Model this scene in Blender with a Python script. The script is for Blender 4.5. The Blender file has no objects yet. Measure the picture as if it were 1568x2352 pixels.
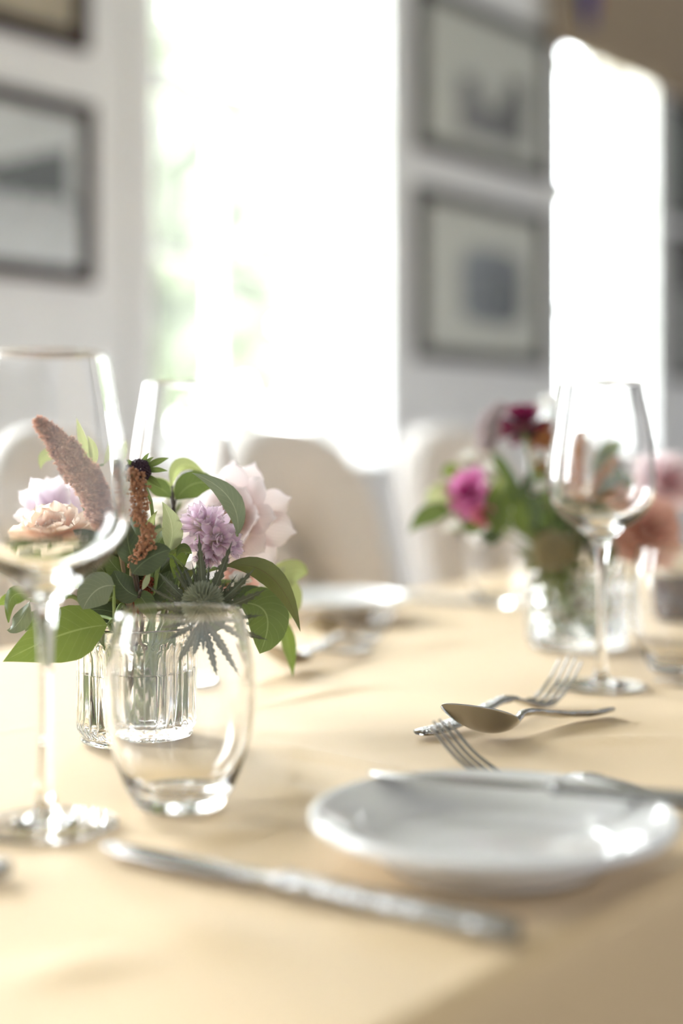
import bpy, math, random
from mathutils import Vector, Matrix, noise
random.seed(7)
PI = math.pi
SC = bpy.context.scene
COL = SC.collection

# ------------------------------------------------------------------ camera, sky, exposure
CAM_Z = 0.94          # lens height
TAB_Z = 0.75          # table top
FPX = 3400.0          # focal length for a 1568 x 2352 frame
HOR = 1000.0          # image row of eye level
cam_d = bpy.data.cameras.new('camera')
cam = bpy.data.objects.new('camera', cam_d); COL.objects.link(cam)
cam.location = (0, 0, CAM_Z); cam.rotation_euler = (PI/2, 0, 0)
cam_d.sensor_fit = 'VERTICAL'; cam_d.sensor_height = 36.0; cam_d.sensor_width = 24.0
cam_d.lens = FPX/2352*36.0
cam_d.shift_y = -(1176-HOR)/2352
cam_d.clip_start = 0.02; cam_d.clip_end = 200
cam_d.dof.use_dof = True
cam_d.dof.focus_distance = 0.893
cam_d.dof.aperture_fstop = 2.05
cam_d.dof.aperture_blades = 0
SC.camera = cam

SC.view_settings.view_transform = 'Standard'
SC.view_settings.look = 'None'
SC.view_settings.exposure = 0.76
SC.view_settings.gamma = 1.0
SC.view_settings.use_curve_mapping = False
cy = SC.cycles
cy.use_denoising = True
cy.use_adaptive_sampling = True; cy.adaptive_threshold = 0.03
cy.max_bounces = 18; cy.diffuse_bounces = 4; cy.glossy_bounces = 6
cy.transmission_bounces = 16; cy.transparent_max_bounces = 24
cy.sample_clamp_indirect = 25.0; cy.sample_clamp_direct = 0.0
cy.caustics_reflective = True; cy.caustics_refractive = True
cy.blur_glossy = 0.3

# directions of the room: TD runs along the long table and the window wall, ND points out through the windows
TD = Vector((0.612, 0.791, 0.0)).normalized()
ND = Vector((-TD.y, TD.x, 0.0))
F0 = Vector((-0.304, 1.32, 0.0))      # a point on the far edge of the table
ANG = math.atan2(TD.y, TD.x)
def W(t, o, z): return F0 + TD*t + ND*o + Vector((0, 0, z))

world = bpy.data.worlds.new('sky'); SC.world = world
world.use_nodes = True
nt = world.node_tree; nt.nodes.clear()
def N(nt, typ, **kw):
    n = nt.nodes.new(typ)
    for k, v in kw.items(): setattr(n, k, v)
    return n
def L(nt, a, b): nt.links.new(a, b)
out = N(nt, 'ShaderNodeOutputWorld'); bg = N(nt, 'ShaderNodeBackground')
L(nt, bg.outputs[0], out.inputs[0])
tc = N(nt, 'ShaderNodeTexCoord')
def vdot(vec):
    d = N(nt, 'ShaderNodeVectorMath', operation='DOT_PRODUCT')
    L(nt, tc.outputs['Generated'], d.inputs[0]); d.inputs[1].default_value = vec
    return d.outputs['Value']
def mathn(op, a, b=None, clamp=False):
    m = N(nt, 'ShaderNodeMath', operation=op); m.use_clamp = clamp
    for i, v in enumerate((a, b)):
        if v is None: continue
        if isinstance(v, (int, float)): m.inputs[i].default_value = v
        else: L(nt, v, m.inputs[i])
    return m.outputs[0]
# bright hazy sky in front of the windows, a softer one behind the building, a sun veiled by thin cloud
SKY_FRONT, SKY_BACK, SUN_AMT, SUN_POW = 18.5, 0.74, 6.0, 50.0
CORE_AMT, CORE_POW = 19.0, 320.0
SUN_EL = math.radians(26)
sh = (TD*0.30 + ND*0.95).normalized()
SUN = Vector((sh.x*math.cos(SUN_EL), sh.y*math.cos(SUN_EL), math.sin(SUN_EL)))
mr = N(nt, 'ShaderNodeMapRange', interpolation_type='SMOOTHSTEP')
L(nt, vdot(tuple(ND)), mr.inputs[0])
mr.inputs[1].default_value = -0.35; mr.inputs[2].default_value = 0.35
mr.inputs[3].default_value = SKY_BACK; mr.inputs[4].default_value = SKY_FRONT
sd_ = mathn('MAXIMUM', vdot(tuple(SUN)), 0.0)
sun = mathn('ADD', mathn('MULTIPLY', mathn('POWER', sd_, SUN_POW), SUN_AMT), mathn('MULTIPLY', mathn('POWER', sd_, CORE_POW), CORE_AMT))
base = N(nt, 'ShaderNodeMixRGB', blend_type='MULTIPLY'); base.inputs[0].default_value = 1
base.inputs[1].default_value = (0.935, 0.965, 1.0, 1)
L(nt, mr.outputs[0], base.inputs[2])
sunc = N(nt, 'ShaderNodeMixRGB', blend_type='MULTIPLY'); sunc.inputs[0].default_value = 1
sunc.inputs[1].default_value = (1.0, 0.97, 0.95, 1); L(nt, sun, sunc.inputs[2])
add = N(nt, 'ShaderNodeMixRGB', blend_type='ADD'); add.inputs[0].default_value = 1
L(nt, base.outputs[0], add.inputs[1]); L(nt, sunc.outputs[0], add.inputs[2])
L(nt, add.outputs[0], bg.inputs[0]); bg.inputs[1].default_value = 1.0
world.cycles.sampling_method = 'MANUAL'; world.cycles.sample_map_resolution = 512

# ------------------------------------------------------------------ helpers
def P(x, y, Y):
    """the point at distance Y that the lens sees at image position (x, y)"""
    return Vector(((x-784)*Y/FPX, Y, CAM_Z-(y-HOR)*Y/FPX))
def TP(x, y, h=0.0):
    """the point at height h over the table that the lens sees at (x, y)"""
    return P(x, y, FPX*(CAM_Z-TAB_Z-h)/(y-HOR))

class MB:
    def __init__(s): s.v = []; s.f = []; s.uv = {}; s.c = None
    def vert(s, p): s.v.append(Vector(p)); return len(s.v)-1
    def grid(s, pts, closeu=False, closev=False, uvs=None):
        """pts[i][j] -> quads"""
        base = len(s.v); nu, nv = len(pts), len(pts[0])
        for i in range(nu):
            for j in range(nv):
                s.v.append(Vector(pts[i][j]))
                if uvs: s.uv[base+i*nv+j] = uvs[i][j]
        for i in range(nu if closeu else nu-1):
            for j in range(nv if closev else nv-1):
                a = base+i*nv+j; b = base+((i+1) % nu)*nv+j
                c = base+((i+1) % nu)*nv+(j+1) % nv; d = base+i*nv+(j+1) % nv
                s.f.append((a, b, c, d))
        return base
    def box(s, M, sx, sy, sz, ctr=(0, 0, 0)):
        """box of full sizes in the frame M"""
        b = len(s.v); c = Vector(ctr)
        for dz in (-.5, .5):
            for dx, dy in ((-.5, -.5), (.5, -.5), (.5, .5), (-.5, .5)):
                s.v.append(M @ (c+Vector((dx*sx, dy*sy, dz*sz))))
        for q in ((0, 3, 2, 1), (4, 5, 6, 7), (0, 1, 5, 4), (1, 2, 6, 5), (2, 3, 7, 6), (3, 0, 4, 7)):
            s.f.append(tuple(b+k for k in q))
    def wbox(s, t0, t1, o0, o1, z0, z1):
        """box between wall coordinates"""
        b = len(s.v)
        for z in (z0, z1):
            for t, o in ((t0, o0), (t1, o0), (t1, o1), (t0, o1)): s.v.append(W(t, o, z))
        for q in ((0, 3, 2, 1), (4, 5, 6, 7), (0, 1, 5, 4), (1, 2, 6, 5), (2, 3, 7, 6), (3, 0, 4, 7)):
            s.f.append(tuple(b+k for k in q))
    def tube(s, pts, rad, n=8, cap=True):
        pts = [Vector(p) for p in pts]
        if isinstance(rad, (int, float)): rad = [rad]*len(pts)
        rings = []; up = None
        for i, p in enumerate(pts):
            tg = (pts[min(i+1, len(pts)-1)]-pts[max(i-1, 0)])
            tg = tg.normalized() if tg.length > 1e-9 else Vector((0, 0, 1))
            if up is None:
                up = Vector((0, 0, 1)) if abs(tg.z) < .9 else Vector((1, 0, 0))
            a = up-tg*up.dot(tg)
            a = a.normalized() if a.length > 1e-6 else tg.orthogonal().normalized()
            up = a; bb = tg.cross(a)
            rings.append([p+(a*math.cos(2*PI*k/n)+bb*math.sin(2*PI*k/n))*rad[i] for k in range(n)])
        b = s.grid(rings, closev=True, uvs=[[(i/max(1, len(pts)-1), k/n) for k in range(n)] for i in range(len(pts))])
        if cap:
            s.f.append(tuple(b+k for k in range(n))[::-1])
            e = b+(len(pts)-1)*n
            s.f.append(tuple(e+k for k in range(n)))
    def sweep(s, pts, wid, thk, side=None, n=12, sq=2.6):
        """flattened bar: superellipse cross-section, width along side, thickness along its normal"""
        pts = [Vector(p) for p in pts]; rings = []
        for i, p in enumerate(pts):
            tg = (pts[min(i+1, len(pts)-1)]-pts[max(i-1, 0)]).normalized()
            sd = side if side is not None else Vector((0, 1, 0))
            sd = (sd-tg*sd.dot(tg)).normalized(); nm = sd.cross(tg)
            r = []
            for k in range(n):
                c, q = math.cos(2*PI*k/n), math.sin(2*PI*k/n)
                cx = math.copysign(abs(c)**(2/sq), c); cq = math.copysign(abs(q)**(2/sq), q)
                r.append(p+sd*cx*wid[i]/2+nm*cq*thk[i]/2)
            rings.append(r)
        b = s.grid(rings, closev=True, uvs=[[(i/max(1, len(pts)-1), k/n) for k in range(n)] for i in range(len(pts))])
        s.f.append(tuple(b+k for k in range(n))[::-1])
        e = b+(len(pts)-1)*n
        s.f.append(tuple(e+k for k in range(n)))
    def lathe(s, prof, n=64, M=None, mod=None):
        rings = []; M = M or Matrix.Identity(4)
        for r, z in prof:
            rings.append([M @ Vector(((r if not mod else mod(r, z, 2*PI*k/n))*math.cos(2*PI*k/n),
                                      (r if not mod else mod(r, z, 2*PI*k/n))*math.sin(2*PI*k/n), z)) for k in range(n)])
        s.grid([r[::-1] for r in rings], closev=True)
    def blob(s, c, r, sub=0, M=None):
        """small octahedral bead"""
        c = Vector(c); b = len(s.v)
        ax = [Vector((1, 0, 0)), Vector((-1, 0, 0)), Vector((0, 1, 0)), Vector((0, -1, 0)), Vector((0, 0, 1)), Vector((0, 0, -1))]
        q = Matrix.Rotation(random.uniform(0, PI), 3, Vector((random.random()-.5, random.random()-.5, random.random()-.5+.01)))
        for a in ax: s.v.append(c+(q @ a)*r*random.uniform(.8, 1.25))
        for f in ((0, 2, 4), (2, 1, 4), (1, 3, 4), (3, 0, 4), (2, 0, 5), (1, 2, 5), (3, 1, 5), (0, 3, 5)):
            s.f.append(tuple(b+k for k in f))
    def build(s, name, mat, parent=None, smooth=True, world=True, mods=()):
        me = bpy.data.meshes.new(name)
        off = Vector((0, 0, 0))
        if parent is not None and world: off = parent.location.copy()
        me.from_pydata([tuple(v-off) for v in s.v], [], s.f)
        if s.uv:
            ul = me.uv_layers.new(name='uv')
            for lp in me.loops: ul.data[lp.index].uv = s.uv.get(lp.vertex_index, (0, 0))
        if s.c:
            ca = me.color_attributes.new('print', 'FLOAT_COLOR', 'POINT')
            for i, c in enumerate(s.c): ca.data[i].color = (*c, 1)
        if smooth:
            for p in me.polygons: p.use_smooth = True
        me.materials.append(mat)
        me.validate(); me.update()
        o = bpy.data.objects.new(name, me); COL.objects.link(o)
        if parent is not None: o.parent = parent
        for m in mods: m(o)
        return o
def bevel(w, seg=2):
    def f(o):
        m = o.modifiers.new('bevel', 'BEVEL'); m.width = w; m.segments = seg; m.limit_method = 'ANGLE'
    return f
def solid(t, off=-1):
    def f(o):
        m = o.modifiers.new('solid', 'SOLIDIFY'); m.thickness = t; m.offset = off
    return f
def subsurf(l=1):
    def f(o):
        m = o.modifiers.new('sub', 'SUBSURF'); m.levels = l; m.render_levels = l
    return f
def tag(o, label=None, cat=None, group=None, kind=None):
    if label: o['label'] = label
    if cat: o['category'] = cat
    if group: o['group'] = group
    if kind: o['kind'] = kind
    return o
def thing(name, label, cat, loc=(0, 0, 0), rz=0.0, group=None):
    o = bpy.data.objects.new(name, None); COL.objects.link(o)
    o.empty_display_size = .02
    o.location = loc; o.rotation_euler = (0, 0, rz)
    return tag(o, label, cat, group)
def copy_tree(o, parent=None):
    c = o.copy(); COL.objects.link(c)
    if parent is not None: c.parent = parent
    for ch in list(o.children): copy_tree(ch, c)
    return c
def dup(root, loc, rot, label, group=None):
    c = copy_tree(root); c.location = loc
    c.rotation_euler = rot if not isinstance(rot, (int, float)) else (0, 0, rot)
    c['label'] = label
    if group: c['group'] = group
    return c
def spline(pts, n):
    """Catmull-Rom through 2-D/3-D points, n steps per span"""
    pts = [Vector(p) for p in pts]; o = []
    for i in range(len(pts)-1):
        p0 = pts[max(i-1, 0)]; p1 = pts[i]; p2 = pts[i+1]; p3 = pts[min(i+2, len(pts)-1)]
        for k in range(n):
            u = k/n
            o.append(0.5*((2*p1)+(p2-p0)*u+(2*p0-5*p1+4*p2-p3)*u*u+(3*p1-p0-3*p2+p3)*u**3))
    o.append(pts[-1]); return o
def lerp(a, b, u): return a+(b-a)*u
def interp(tab, x):
    for (x0, y0), (x1, y1) in zip(tab, tab[1:]):
        if x <= x1: return lerp(y0, y1, (x-x0)/(x1-x0) if x1 > x0 else 0)
    return tab[-1][1]
def bez(a, c, b, n):
    a, c, b = Vector(a), Vector(c), Vector(b)
    return [a*(1-u)**2+c*2*u*(1-u)+b*u*u for u in [k/n for k in range(n+1)]]

# ------------------------------------------------------------------ materials
def mat(name, col, rough=.5, metal=0.0, spec=.5, bump=None, var=0.0, vscale=20.0, coat=0.0, sheen=0.0):
    m = bpy.data.materials.new(name); m.use_nodes = True
    t = m.node_tree; b = t.nodes['Principled BSDF']
    b.inputs['Base Color'].default_value = (*col, 1)
    b.inputs['Roughness'].default_value = rough; b.inputs['Metallic'].default_value = metal
    b.inputs['Specular IOR Level'].default_value = spec
    b.inputs['Coat Weight'].default_value = coat; b.inputs['Sheen Weight'].default_value = sheen
    if var:
        n = N(t, 'ShaderNodeTexNoise'); n.inputs['Scale'].default_value = vscale; n.inputs['Detail'].default_value = 4
        tcn = N(t, 'ShaderNodeTexCoord'); L(t, tcn.outputs['Object'], n.inputs['Vector'])
        mx = N(t, 'ShaderNodeMixRGB'); L(t, n.outputs['Fac'], mx.inputs[0])
        mx.inputs[1].default_value = (*[max(0, c*(1-var)) for c in col], 1)
        mx.inputs[2].default_value = (*[min(1, c*(1+var)) for c in col], 1)
        L(t, mx.outputs[0], b.inputs['Base Color'])
    if bump:
        sc, st = bump
        n = N(t, 'ShaderNodeTexNoise'); n.inputs['Scale'].default_value = sc; n.inputs['Detail'].default_value = 3
        tcn = N(t, 'ShaderNodeTexCoord'); L(t, tcn.outputs['Object'], n.inputs['Vector'])
        bp = N(t, 'ShaderNodeBump'); bp.inputs['Strength'].default_value = st; bp.inputs['Distance'].default_value = .002
        L(t, n.outputs['Fac'], bp.inputs['Height']); L(t, bp.outputs[0], b.inputs['Normal'])
    return m
def glass_mat(name, ior=1.5, col=(1, 1, 1)):
    m = bpy.data.materials.new(name); m.use_nodes = True
    t = m.node_tree; t.nodes.clear()
    o = N(t, 'ShaderNodeOutputMaterial'); g = N(t, 'ShaderNodeBsdfGlass')
    g.inputs['Color'].default_value = (*col, 1); g.inputs['Roughness'].default_value = 0; g.inputs['IOR'].default_value = ior
    L(t, g.outputs[0], o.inputs[0]); return m
def pane_mat(name):
    m = bpy.data.materials.new(name); m.use_nodes = True
    t = m.node_tree; t.nodes.clear()
    o = N(t, 'ShaderNodeOutputMaterial'); tr = N(t, 'ShaderNodeBsdfTransparent'); gl = N(t, 'ShaderNodeBsdfGlossy')
    gl.inputs['Roughness'].default_value = 0.0; tr.inputs[0].default_value = (.96, .97, .96, 1)
    lw = N(t, 'ShaderNodeLayerWeight'); lw.inputs[0].default_value = .5
    pw = N(t, 'ShaderNodeMath', operation='POWER'); L(t, lw.outputs['Facing'], pw.inputs[0]); pw.inputs[1].default_value = 5
    fr = N(t, 'ShaderNodeMath', operation='MULTIPLY_ADD'); L(t, pw.outputs[0], fr.inputs[0]); fr.inputs[1].default_value = .9; fr.inputs[2].default_value = .035
    mx = N(t, 'ShaderNodeMixShader'); L(t, fr.outputs[0], mx.inputs[0]); L(t, tr.outputs[0], mx.inputs[1]); L(t, gl.outputs[0], mx.inputs[2])
    L(t, mx.outputs[0], o.inputs[0]); return m
def leaf_mat(name, dark, light, vein, trans=.35, rough=.38, veins=True, nv=9):
    """leaf blade: UV x along the midrib, y across; veins; light shines through"""
    m = bpy.data.materials.new(name); m.use_nodes = True
    t = m.node_tree; b = t.nodes['Principled BSDF']; o = t.nodes['Material Output']
    uv = N(t, 'ShaderNodeUVMap'); sp = N(t, 'ShaderNodeSeparateXYZ'); L(t, uv.outputs[0], sp.inputs[0])
    def mth(op, a, c=None):
        q = N(t, 'ShaderNodeMath', operation=op)
        for i, v in enumerate((a, c)):
            if v is None: continue
            if isinstance(v, (int, float)): q.inputs[i].default_value = v
            else: L(t, v, q.inputs[i])
        return q.outputs[0]
    nz = N(t, 'ShaderNodeTexNoise'); nz.inputs['Scale'].default_value = 60; nz.inputs['Detail'].default_value = 4
    tcn = N(t, 'ShaderNodeTexCoord'); L(t, tcn.outputs['Object'], nz.inputs['Vector'])
    mx = N(t, 'ShaderNodeMixRGB'); L(t, nz.outputs['Fac'], mx.inputs[0])
    mx.inputs[1].default_value = (*dark, 1); mx.inputs[2].default_value = (*light, 1)
    col = mx.outputs[0]
    av = mth('ABSOLUTE', mth('SUBTRACT', sp.outputs['Y'], .5))
    mid = mth('LESS_THAN', av, .016)
    if veins:
        ph = mth('SUBTRACT', mth('MULTIPLY', sp.outputs['X'], nv), mth('MULTIPLY', av, 4.5))
        sv = mth('LESS_THAN', mth('ABSOLUTE', mth('SUBTRACT', mth('FRACT', ph), .5)), .03)
        fac = mth('MAXIMUM', mid, mth('MULTIPLY', sv, .38))
    else: fac = mid
    m2 = N(t, 'ShaderNodeMixRGB'); L(t, mth('MULTIPLY', fac, .62), m2.inputs[0]); L(t, col, m2.inputs[1]); m2.inputs[2].default_value = (*vein, 1)
    L(t, m2.outputs[0], b.inputs['Base Color']); b.inputs['Roughness'].default_value = rough
    bp = N(t, 'ShaderNodeBump'); bp.inputs['Strength'].default_value = .25; bp.inputs['Distance'].default_value = .001
    L(t, fac, bp.inputs['Height']); L(t, bp.outputs[0], b.inputs['Normal'])
    tl = N(t, 'ShaderNodeBsdfTranslucent')
    br = N(t, 'ShaderNodeMixRGB', blend_type='MULTIPLY'); br.inputs[0].default_value = 1
    L(t, m2.outputs[0], br.inputs[1]); br.inputs[2].default_value = (1.25, 1.22, .9, 1); L(t, br.outputs[0], tl.inputs[0])
    ms = N(t, 'ShaderNodeMixShader'); ms.inputs[0].default_value = trans
    L(t, b.outputs[0], ms.inputs[1]); L(t, tl.outputs[0], ms.inputs[2]); L(t, ms.outputs[0], o.inputs[0])
    return m
def petal_mat(name, base, tip, trans=.45, streak=.12, rough=.55, mid=None):
    m = bpy.data.materials.new(name); m.use_nodes = True
    t = m.node_tree; b = t.nodes['Principled BSDF']; o = t.nodes['Material Output']
    uv = N(t, 'ShaderNodeUVMap'); sp = N(t, 'ShaderNodeSeparateXYZ'); L(t, uv.outputs[0], sp.inputs[0])
    cr = N(t, 'ShaderNodeValToRGB'); L(t, sp.outputs['X'], cr.inputs[0])
    cr.color_ramp.elements[0].color = (*base, 1); cr.color_ramp.elements[0].position = .1
    cr.color_ramp.elements[1].color = (*tip, 1); cr.color_ramp.elements[1].position = .95
    if mid:
        e = cr.color_ramp.elements.new(.5); e.color = (*mid, 1)
    wv = N(t, 'ShaderNodeMath', operation='SINE'); ml = N(t, 'ShaderNodeMath', operation='MULTIPLY'); L(t, sp.outputs['Y'], ml.inputs[0]); ml.inputs[1].default_value = 62
    L(t, ml.outputs[0], wv.inputs[0])
    mm = N(t, 'ShaderNodeMapRange'); L(t, wv.outputs[0], mm.inputs[0]); mm.inputs[1].default_value = -1; mm.inputs[2].default_value = 1
    mm.inputs[3].default_value = 1-streak; mm.inputs[4].default_value = 1
    mx = N(t, 'ShaderNodeMixRGB', blend_type='MULTIPLY'); mx.inputs[0].default_value = 1; L(t, cr.outputs[0], mx.inputs[1]); L(t, mm.outputs[0], mx.inputs[2])
    L(t, mx.outputs[0], b.inputs['Base Color']); b.inputs['Roughness'].default_value = rough; b.inputs['Sheen Weight'].default_value = .1
    b.inputs['Specular IOR Level'].default_value = .25
    tl = N(t, 'ShaderNodeBsdfTranslucent'); L(t, mx.outputs[0], tl.inputs[0])
    ms = N(t, 'ShaderNodeMixShader'); ms.inputs[0].default_value = trans
    L(t, b.outputs[0], ms.inputs[1]); L(t, tl.outputs[0], ms.inputs[2]); L(t, ms.outputs[0], o.inputs[0])
    return m
def print_mat(name):
    m = mat(name, (.5, .5, .5), .6, spec=.2)
    t = m.node_tree; a = N(t, 'ShaderNodeVertexColor', layer_name='print')
    L(t, a.outputs[0], t.nodes['Principled BSDF'].inputs['Base Color']); return m

M_GLASS = glass_mat('clear_glass', 1.5)
M_WATER = glass_mat('water', 1.33)
M_PANE = pane_mat('window_glass')
M_PICGLASS = pane_mat('picture_glass')
M_PORC = mat('white_porcelain', (.82, .81, .81), .12, coat=.6)
M_STEEL = mat('polished_steel', (.40, .39, .385), .2, 1.0)
M_WALL = mat('warm_white_paint', (.88, .87, .865), .75, bump=(40, .08))
M_CEIL = mat('ceiling_paint', (.60, .58, .56), .8)
M_FLOOR = mat('dark_carpet', (.085, .07, .06), .45, var=.25, vscale=6)
M_WHITEWOOD = mat('white_gloss_paint', (.84, .84, .83), .35)
M_BROWNFRAME = mat('dark_brown_wood', (.040, .024, .021), .6, spec=.2, var=.3, vscale=30)
M_GREYFRAME = mat('charcoal_grey_wood', (.075, .07, .064), .6, spec=.25, var=.2, vscale=30)
M_MAT = mat('mount_board', (.80, .77, .73), .9)
M_PRINT = print_mat('printed_picture')
M_CHAIR = mat('beige_linen', (.66, .615, .585), .85, bump=(500, .25), sheen=.2)
M_CHAIRLEG = mat('pale_wood', (.42, .30, .19), .5, var=.2)
M_BLIND = mat('tan_blind_fabric', (.40, .31, .215), .9, bump=(200, .3), var=.1, vscale=8)
M_TABLEWOOD = mat('trestle_wood', (.35, .24, .14), .6, var=.2)
M_BLACKMETAL = mat('black_metal', (.03, .03, .03), .4, 1.0)
def handle_mat():
    m = mat('patterned_steel', (.40, .395, .395), .27, 1.0)
    t = m.node_tree; b = t.nodes['Principled BSDF']
    tcn = N(t, 'ShaderNodeTexCoord'); v = N(t, 'ShaderNodeTexVoronoi'); v.inputs['Scale'].default_value = 420
    L(t, tcn.outputs['Object'], v.inputs['Vector'])
    bp = N(t, 'ShaderNodeBump'); bp.inputs['Strength'].default_value = .55; bp.inputs['Distance'].default_value = .0012
    L(t, v.outputs['Distance'], bp.inputs['Height']); L(t, bp.outputs[0], b.inputs['Normal'])
    return m
M_HANDLE = handle_mat()
def cloth_mat():
    m = mat('yellow_cotton', (.80, .60, .34), .62, spec=.42, sheen=.21)
    t = m.node_tree; b = t.nodes['Principled BSDF']
    tcn = N(t, 'ShaderNodeTexCoord'); mp = N(t, 'ShaderNodeMapping'); L(t, tcn.outputs['UV'], mp.inputs[0])
    wv = N(t, 'ShaderNodeTexWave'); wv.wave_type = 'BANDS'; wv.bands_direction = 'DIAGONAL'
    wv.inputs['Scale'].default_value = 380; wv.inputs['Distortion'].default_value = .6; wv.inputs['Detail'].default_value = 1
    L(t, mp.outputs[0], wv.inputs['Vector'])
    nz = N(t, 'ShaderNodeTexNoise'); nz.inputs['Scale'].default_value = 900; L(t, mp.outputs[0], nz.inputs['Vector'])
    ad = N(t, 'ShaderNodeMath', operation='ADD'); L(t, wv.outputs['Fac'], ad.inputs[0]); L(t, nz.outputs['Fac'], ad.inputs[1])
    bp = N(t, 'ShaderNodeBump'); bp.inputs['Strength'].default_value = .18; bp.inputs['Distance'].default_value = .0006
    L(t, ad.outputs[0], bp.inputs['Height']); L(t, bp.outputs[0], b.inputs['Normal'])
    mx = N(t, 'ShaderNodeMixRGB'); L(t, wv.outputs['Fac'], mx.inputs[0])
    mx.inputs[1].default_value = (.665, .48, .265, 1); mx.inputs[2].default_value = (.715, .525, .295, 1)
    L(t, mx.outputs[0], b.inputs['Base Color'])
    return m
M_CLOTH = cloth_mat()

# ------------------------------------------------------------------ the room
WO = 1.30; WT = 0.30; WTOP = 3.10
OPEN = [(-1.98, -1.08), (-0.25, 0.65), (1.482, 2.355), (3.325, 3.955)]   # window openings along the wall
SILL, HEAD = 0.87, 2.72
wall = MB()
cuts = [-3.0]+[v for ab in OPEN for v in ab]+[8.0]
for i in range(0, len(cuts), 2):
    wall.wbox(cuts[i], cuts[i+1], WO, WO+WT, 0, WTOP)
for a, b in OPEN:
    wall.wbox(a, b, WO, WO+WT, 0, SILL); wall.wbox(a, b, WO, WO+WT, HEAD, WTOP)
tag(wall.build('wall_back', M_WALL, smooth=False), kind='structure')
m = MB(); m.wbox(8.0, 8.2, -4.5, WO+WT, 0, WTOP); tag(m.build('wall_right', M_WALL, smooth=False), kind='structure')
m = MB(); m.wbox(-3.2, -3.0, -4.5, WO+WT, 0, WTOP); tag(m.build('wall_left', M_WALL, smooth=False), kind='structure')
m = MB(); m.wbox(-3.2, 8.2, -4.5, WO+WT, WTOP, WTOP+.15); tag(m.build('ceiling', M_CEIL, smooth=False), kind='structure')
m = MB(); m.wbox(-3.2, 8.2, -4.5, WO+WT, -.1, 0); tag(m.build('floor', M_FLOOR, smooth=False), kind='structure')
m = MB(); m.wbox(-3.0, 8.0, WO-.02, WO, 0, .16); tag(m.build('baseboard_back', M_WHITEWOOD, smooth=False), kind='structure')
for k, (a, b) in enumerate(OPEN):
    # architrave around each opening
    tr = MB()
    for (t0, t1, z0, z1) in ((a-.075, a, SILL-.06, HEAD+.075), (b, b+.075, SILL-.06, HEAD+.075), (a, b, HEAD, HEAD+.075)):
        tr.wbox(t0, t1, WO-.018, WO, z0, z1)
    tag(tr.build('trim_%d' % (k+1), M_WALL, smooth=False, mods=(bevel(.006),)), kind='structure')
    w = bpy.data.objects.new('window_%d' % (k+1), None); COL.objects.link(w); w.location = W((a+b)/2, WO+.2, SILL); tag(w, kind='structure')
    f = MB(); O0, O1 = WO+.18, WO+.25
    for t0, t1 in ((a, a+.05), (b-.05, b)): f.wbox(t0, t1, O0-.03, O1, SILL, HEAD)
    f.wbox(a+.05, b-.05, O0-.03, O1, SILL, SILL+.05); f.wbox(a+.05, b-.05, O0-.03, O1, HEAD-.05, HEAD)
    f.build('window_frame', M_WHITEWOOD, w, smooth=False)
    zm = (SILL+HEAD)/2; c = (a+b)/2
    for z0, z1, oo in ((SILL+.05, zm, 0.0), (zm, HEAD-.05, .03)):
        s = MB(); o0, o1 = O0+oo, O0+.03+oo
        s.wbox(a+.05, a+.085, o0, o1, z0, z1); s.wbox(b-.085, b-.05, o0, o1, z0, z1)
        s.wbox(a+.085, b-.085, o0, o1, z0, z0+.035); s.wbox(a+.085, b-.085, o0, o1, z1-.035, z1)
        s.wbox(c-.014, c+.014, o0, o1, z0+.035, z1-.035)
        zc = (z0+z1)/2+.02; s.wbox(a+.085, b-.085, o0, o1, zc-.013, zc+.013)
        sash = s.build('sash', M_WHITEWOOD, w, smooth=False)
        g = MB(); g.wbox(a+.06, b-.06, o0+.013, o0+.017, z0+.02, z1-.02)
        gp = g.build('pane', M_PANE, w, smooth=False)
    s = MB(); s.wbox(a-.05, b+.05, WO-.04, O0-.03, SILL-.03, SILL+.002)
    s.build('window_sill', M_WHITEWOOD, w, smooth=False, mods=(bevel(.006),))

# ------------------------------------------------------------------ garden beyond the windows
M_LAWN = mat('lawn', (.30, .36, .18), .9, var=.3, vscale=3)
m = MB(); m.wbox(-30, 40, WO+WT, 60, -.35, -.3); tag(m.build('ground', M_LAWN, smooth=False), kind='structure')
M_CROWN = petal_mat('garden_foliage', (.26, .275, .235), (.38, .395, .35), .38, 0.0, .8)
M_BARK = mat('bark', (.36, .34, .31), .8, var=.2)
def garden_tree(x, y, h, r, label, zc=.62, nleaf=1500, ls=.17):
    t = thing('garden_tree', label, 'tree', (x, y, -.3), 0, 'trees in the garden behind the window')
    k = MB(); k.tube([(x, y, -.3), (x+.05, y, h*.3), (x, y+.05, h*.75)], [.12, .10, .04], 8)
    for j in range(5):
        a = j*1.3; k.tube([(x, y, h*.4), (x+math.cos(a)*r*.6, y+math.sin(a)*r*.6, h*.75)], [.05, .015], 6)
    k.build('trunk', M_BARK, t)
    c = MB()
    for j in range(nleaf):
        while True:
            v = Vector((random.uniform(-1, 1), random.uniform(-1, 1), random.uniform(-1, 1)))
            if v.length < 1 and noise.noise(v*2.3+Vector((x, y, 0))) > -.12: break
        p = Vector((x, y, h*zc))+Vector((v.x*r, v.y*r, v.z*h*.42))
        a = Vector((random.gauss(0, 1), random.gauss(0, 1), random.gauss(0, 1))).normalized(); b2 = a.orthogonal().normalized()
        s = ls*random.uniform(.6, 1.3); b = len(c.v)
        for q in (p-a*s, p+b2*s*.45, p+a*s, p-b2*s*.45): c.v.append(q)
        for kk, u in enumerate(((0, .5), (.5, 0), (1, .5), (.5, 1))): c.uv[b+kk] = u
        c.f.append((b, b+1, b+2, b+3))
    c.build('crown', M_CROWN, t, smooth=False)
q = P(330, 800, 9.0); garden_tree(q.x, q.y, 3.0, 1.15, 'broad pale green tree seen through the lower left of the tall window')
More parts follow.
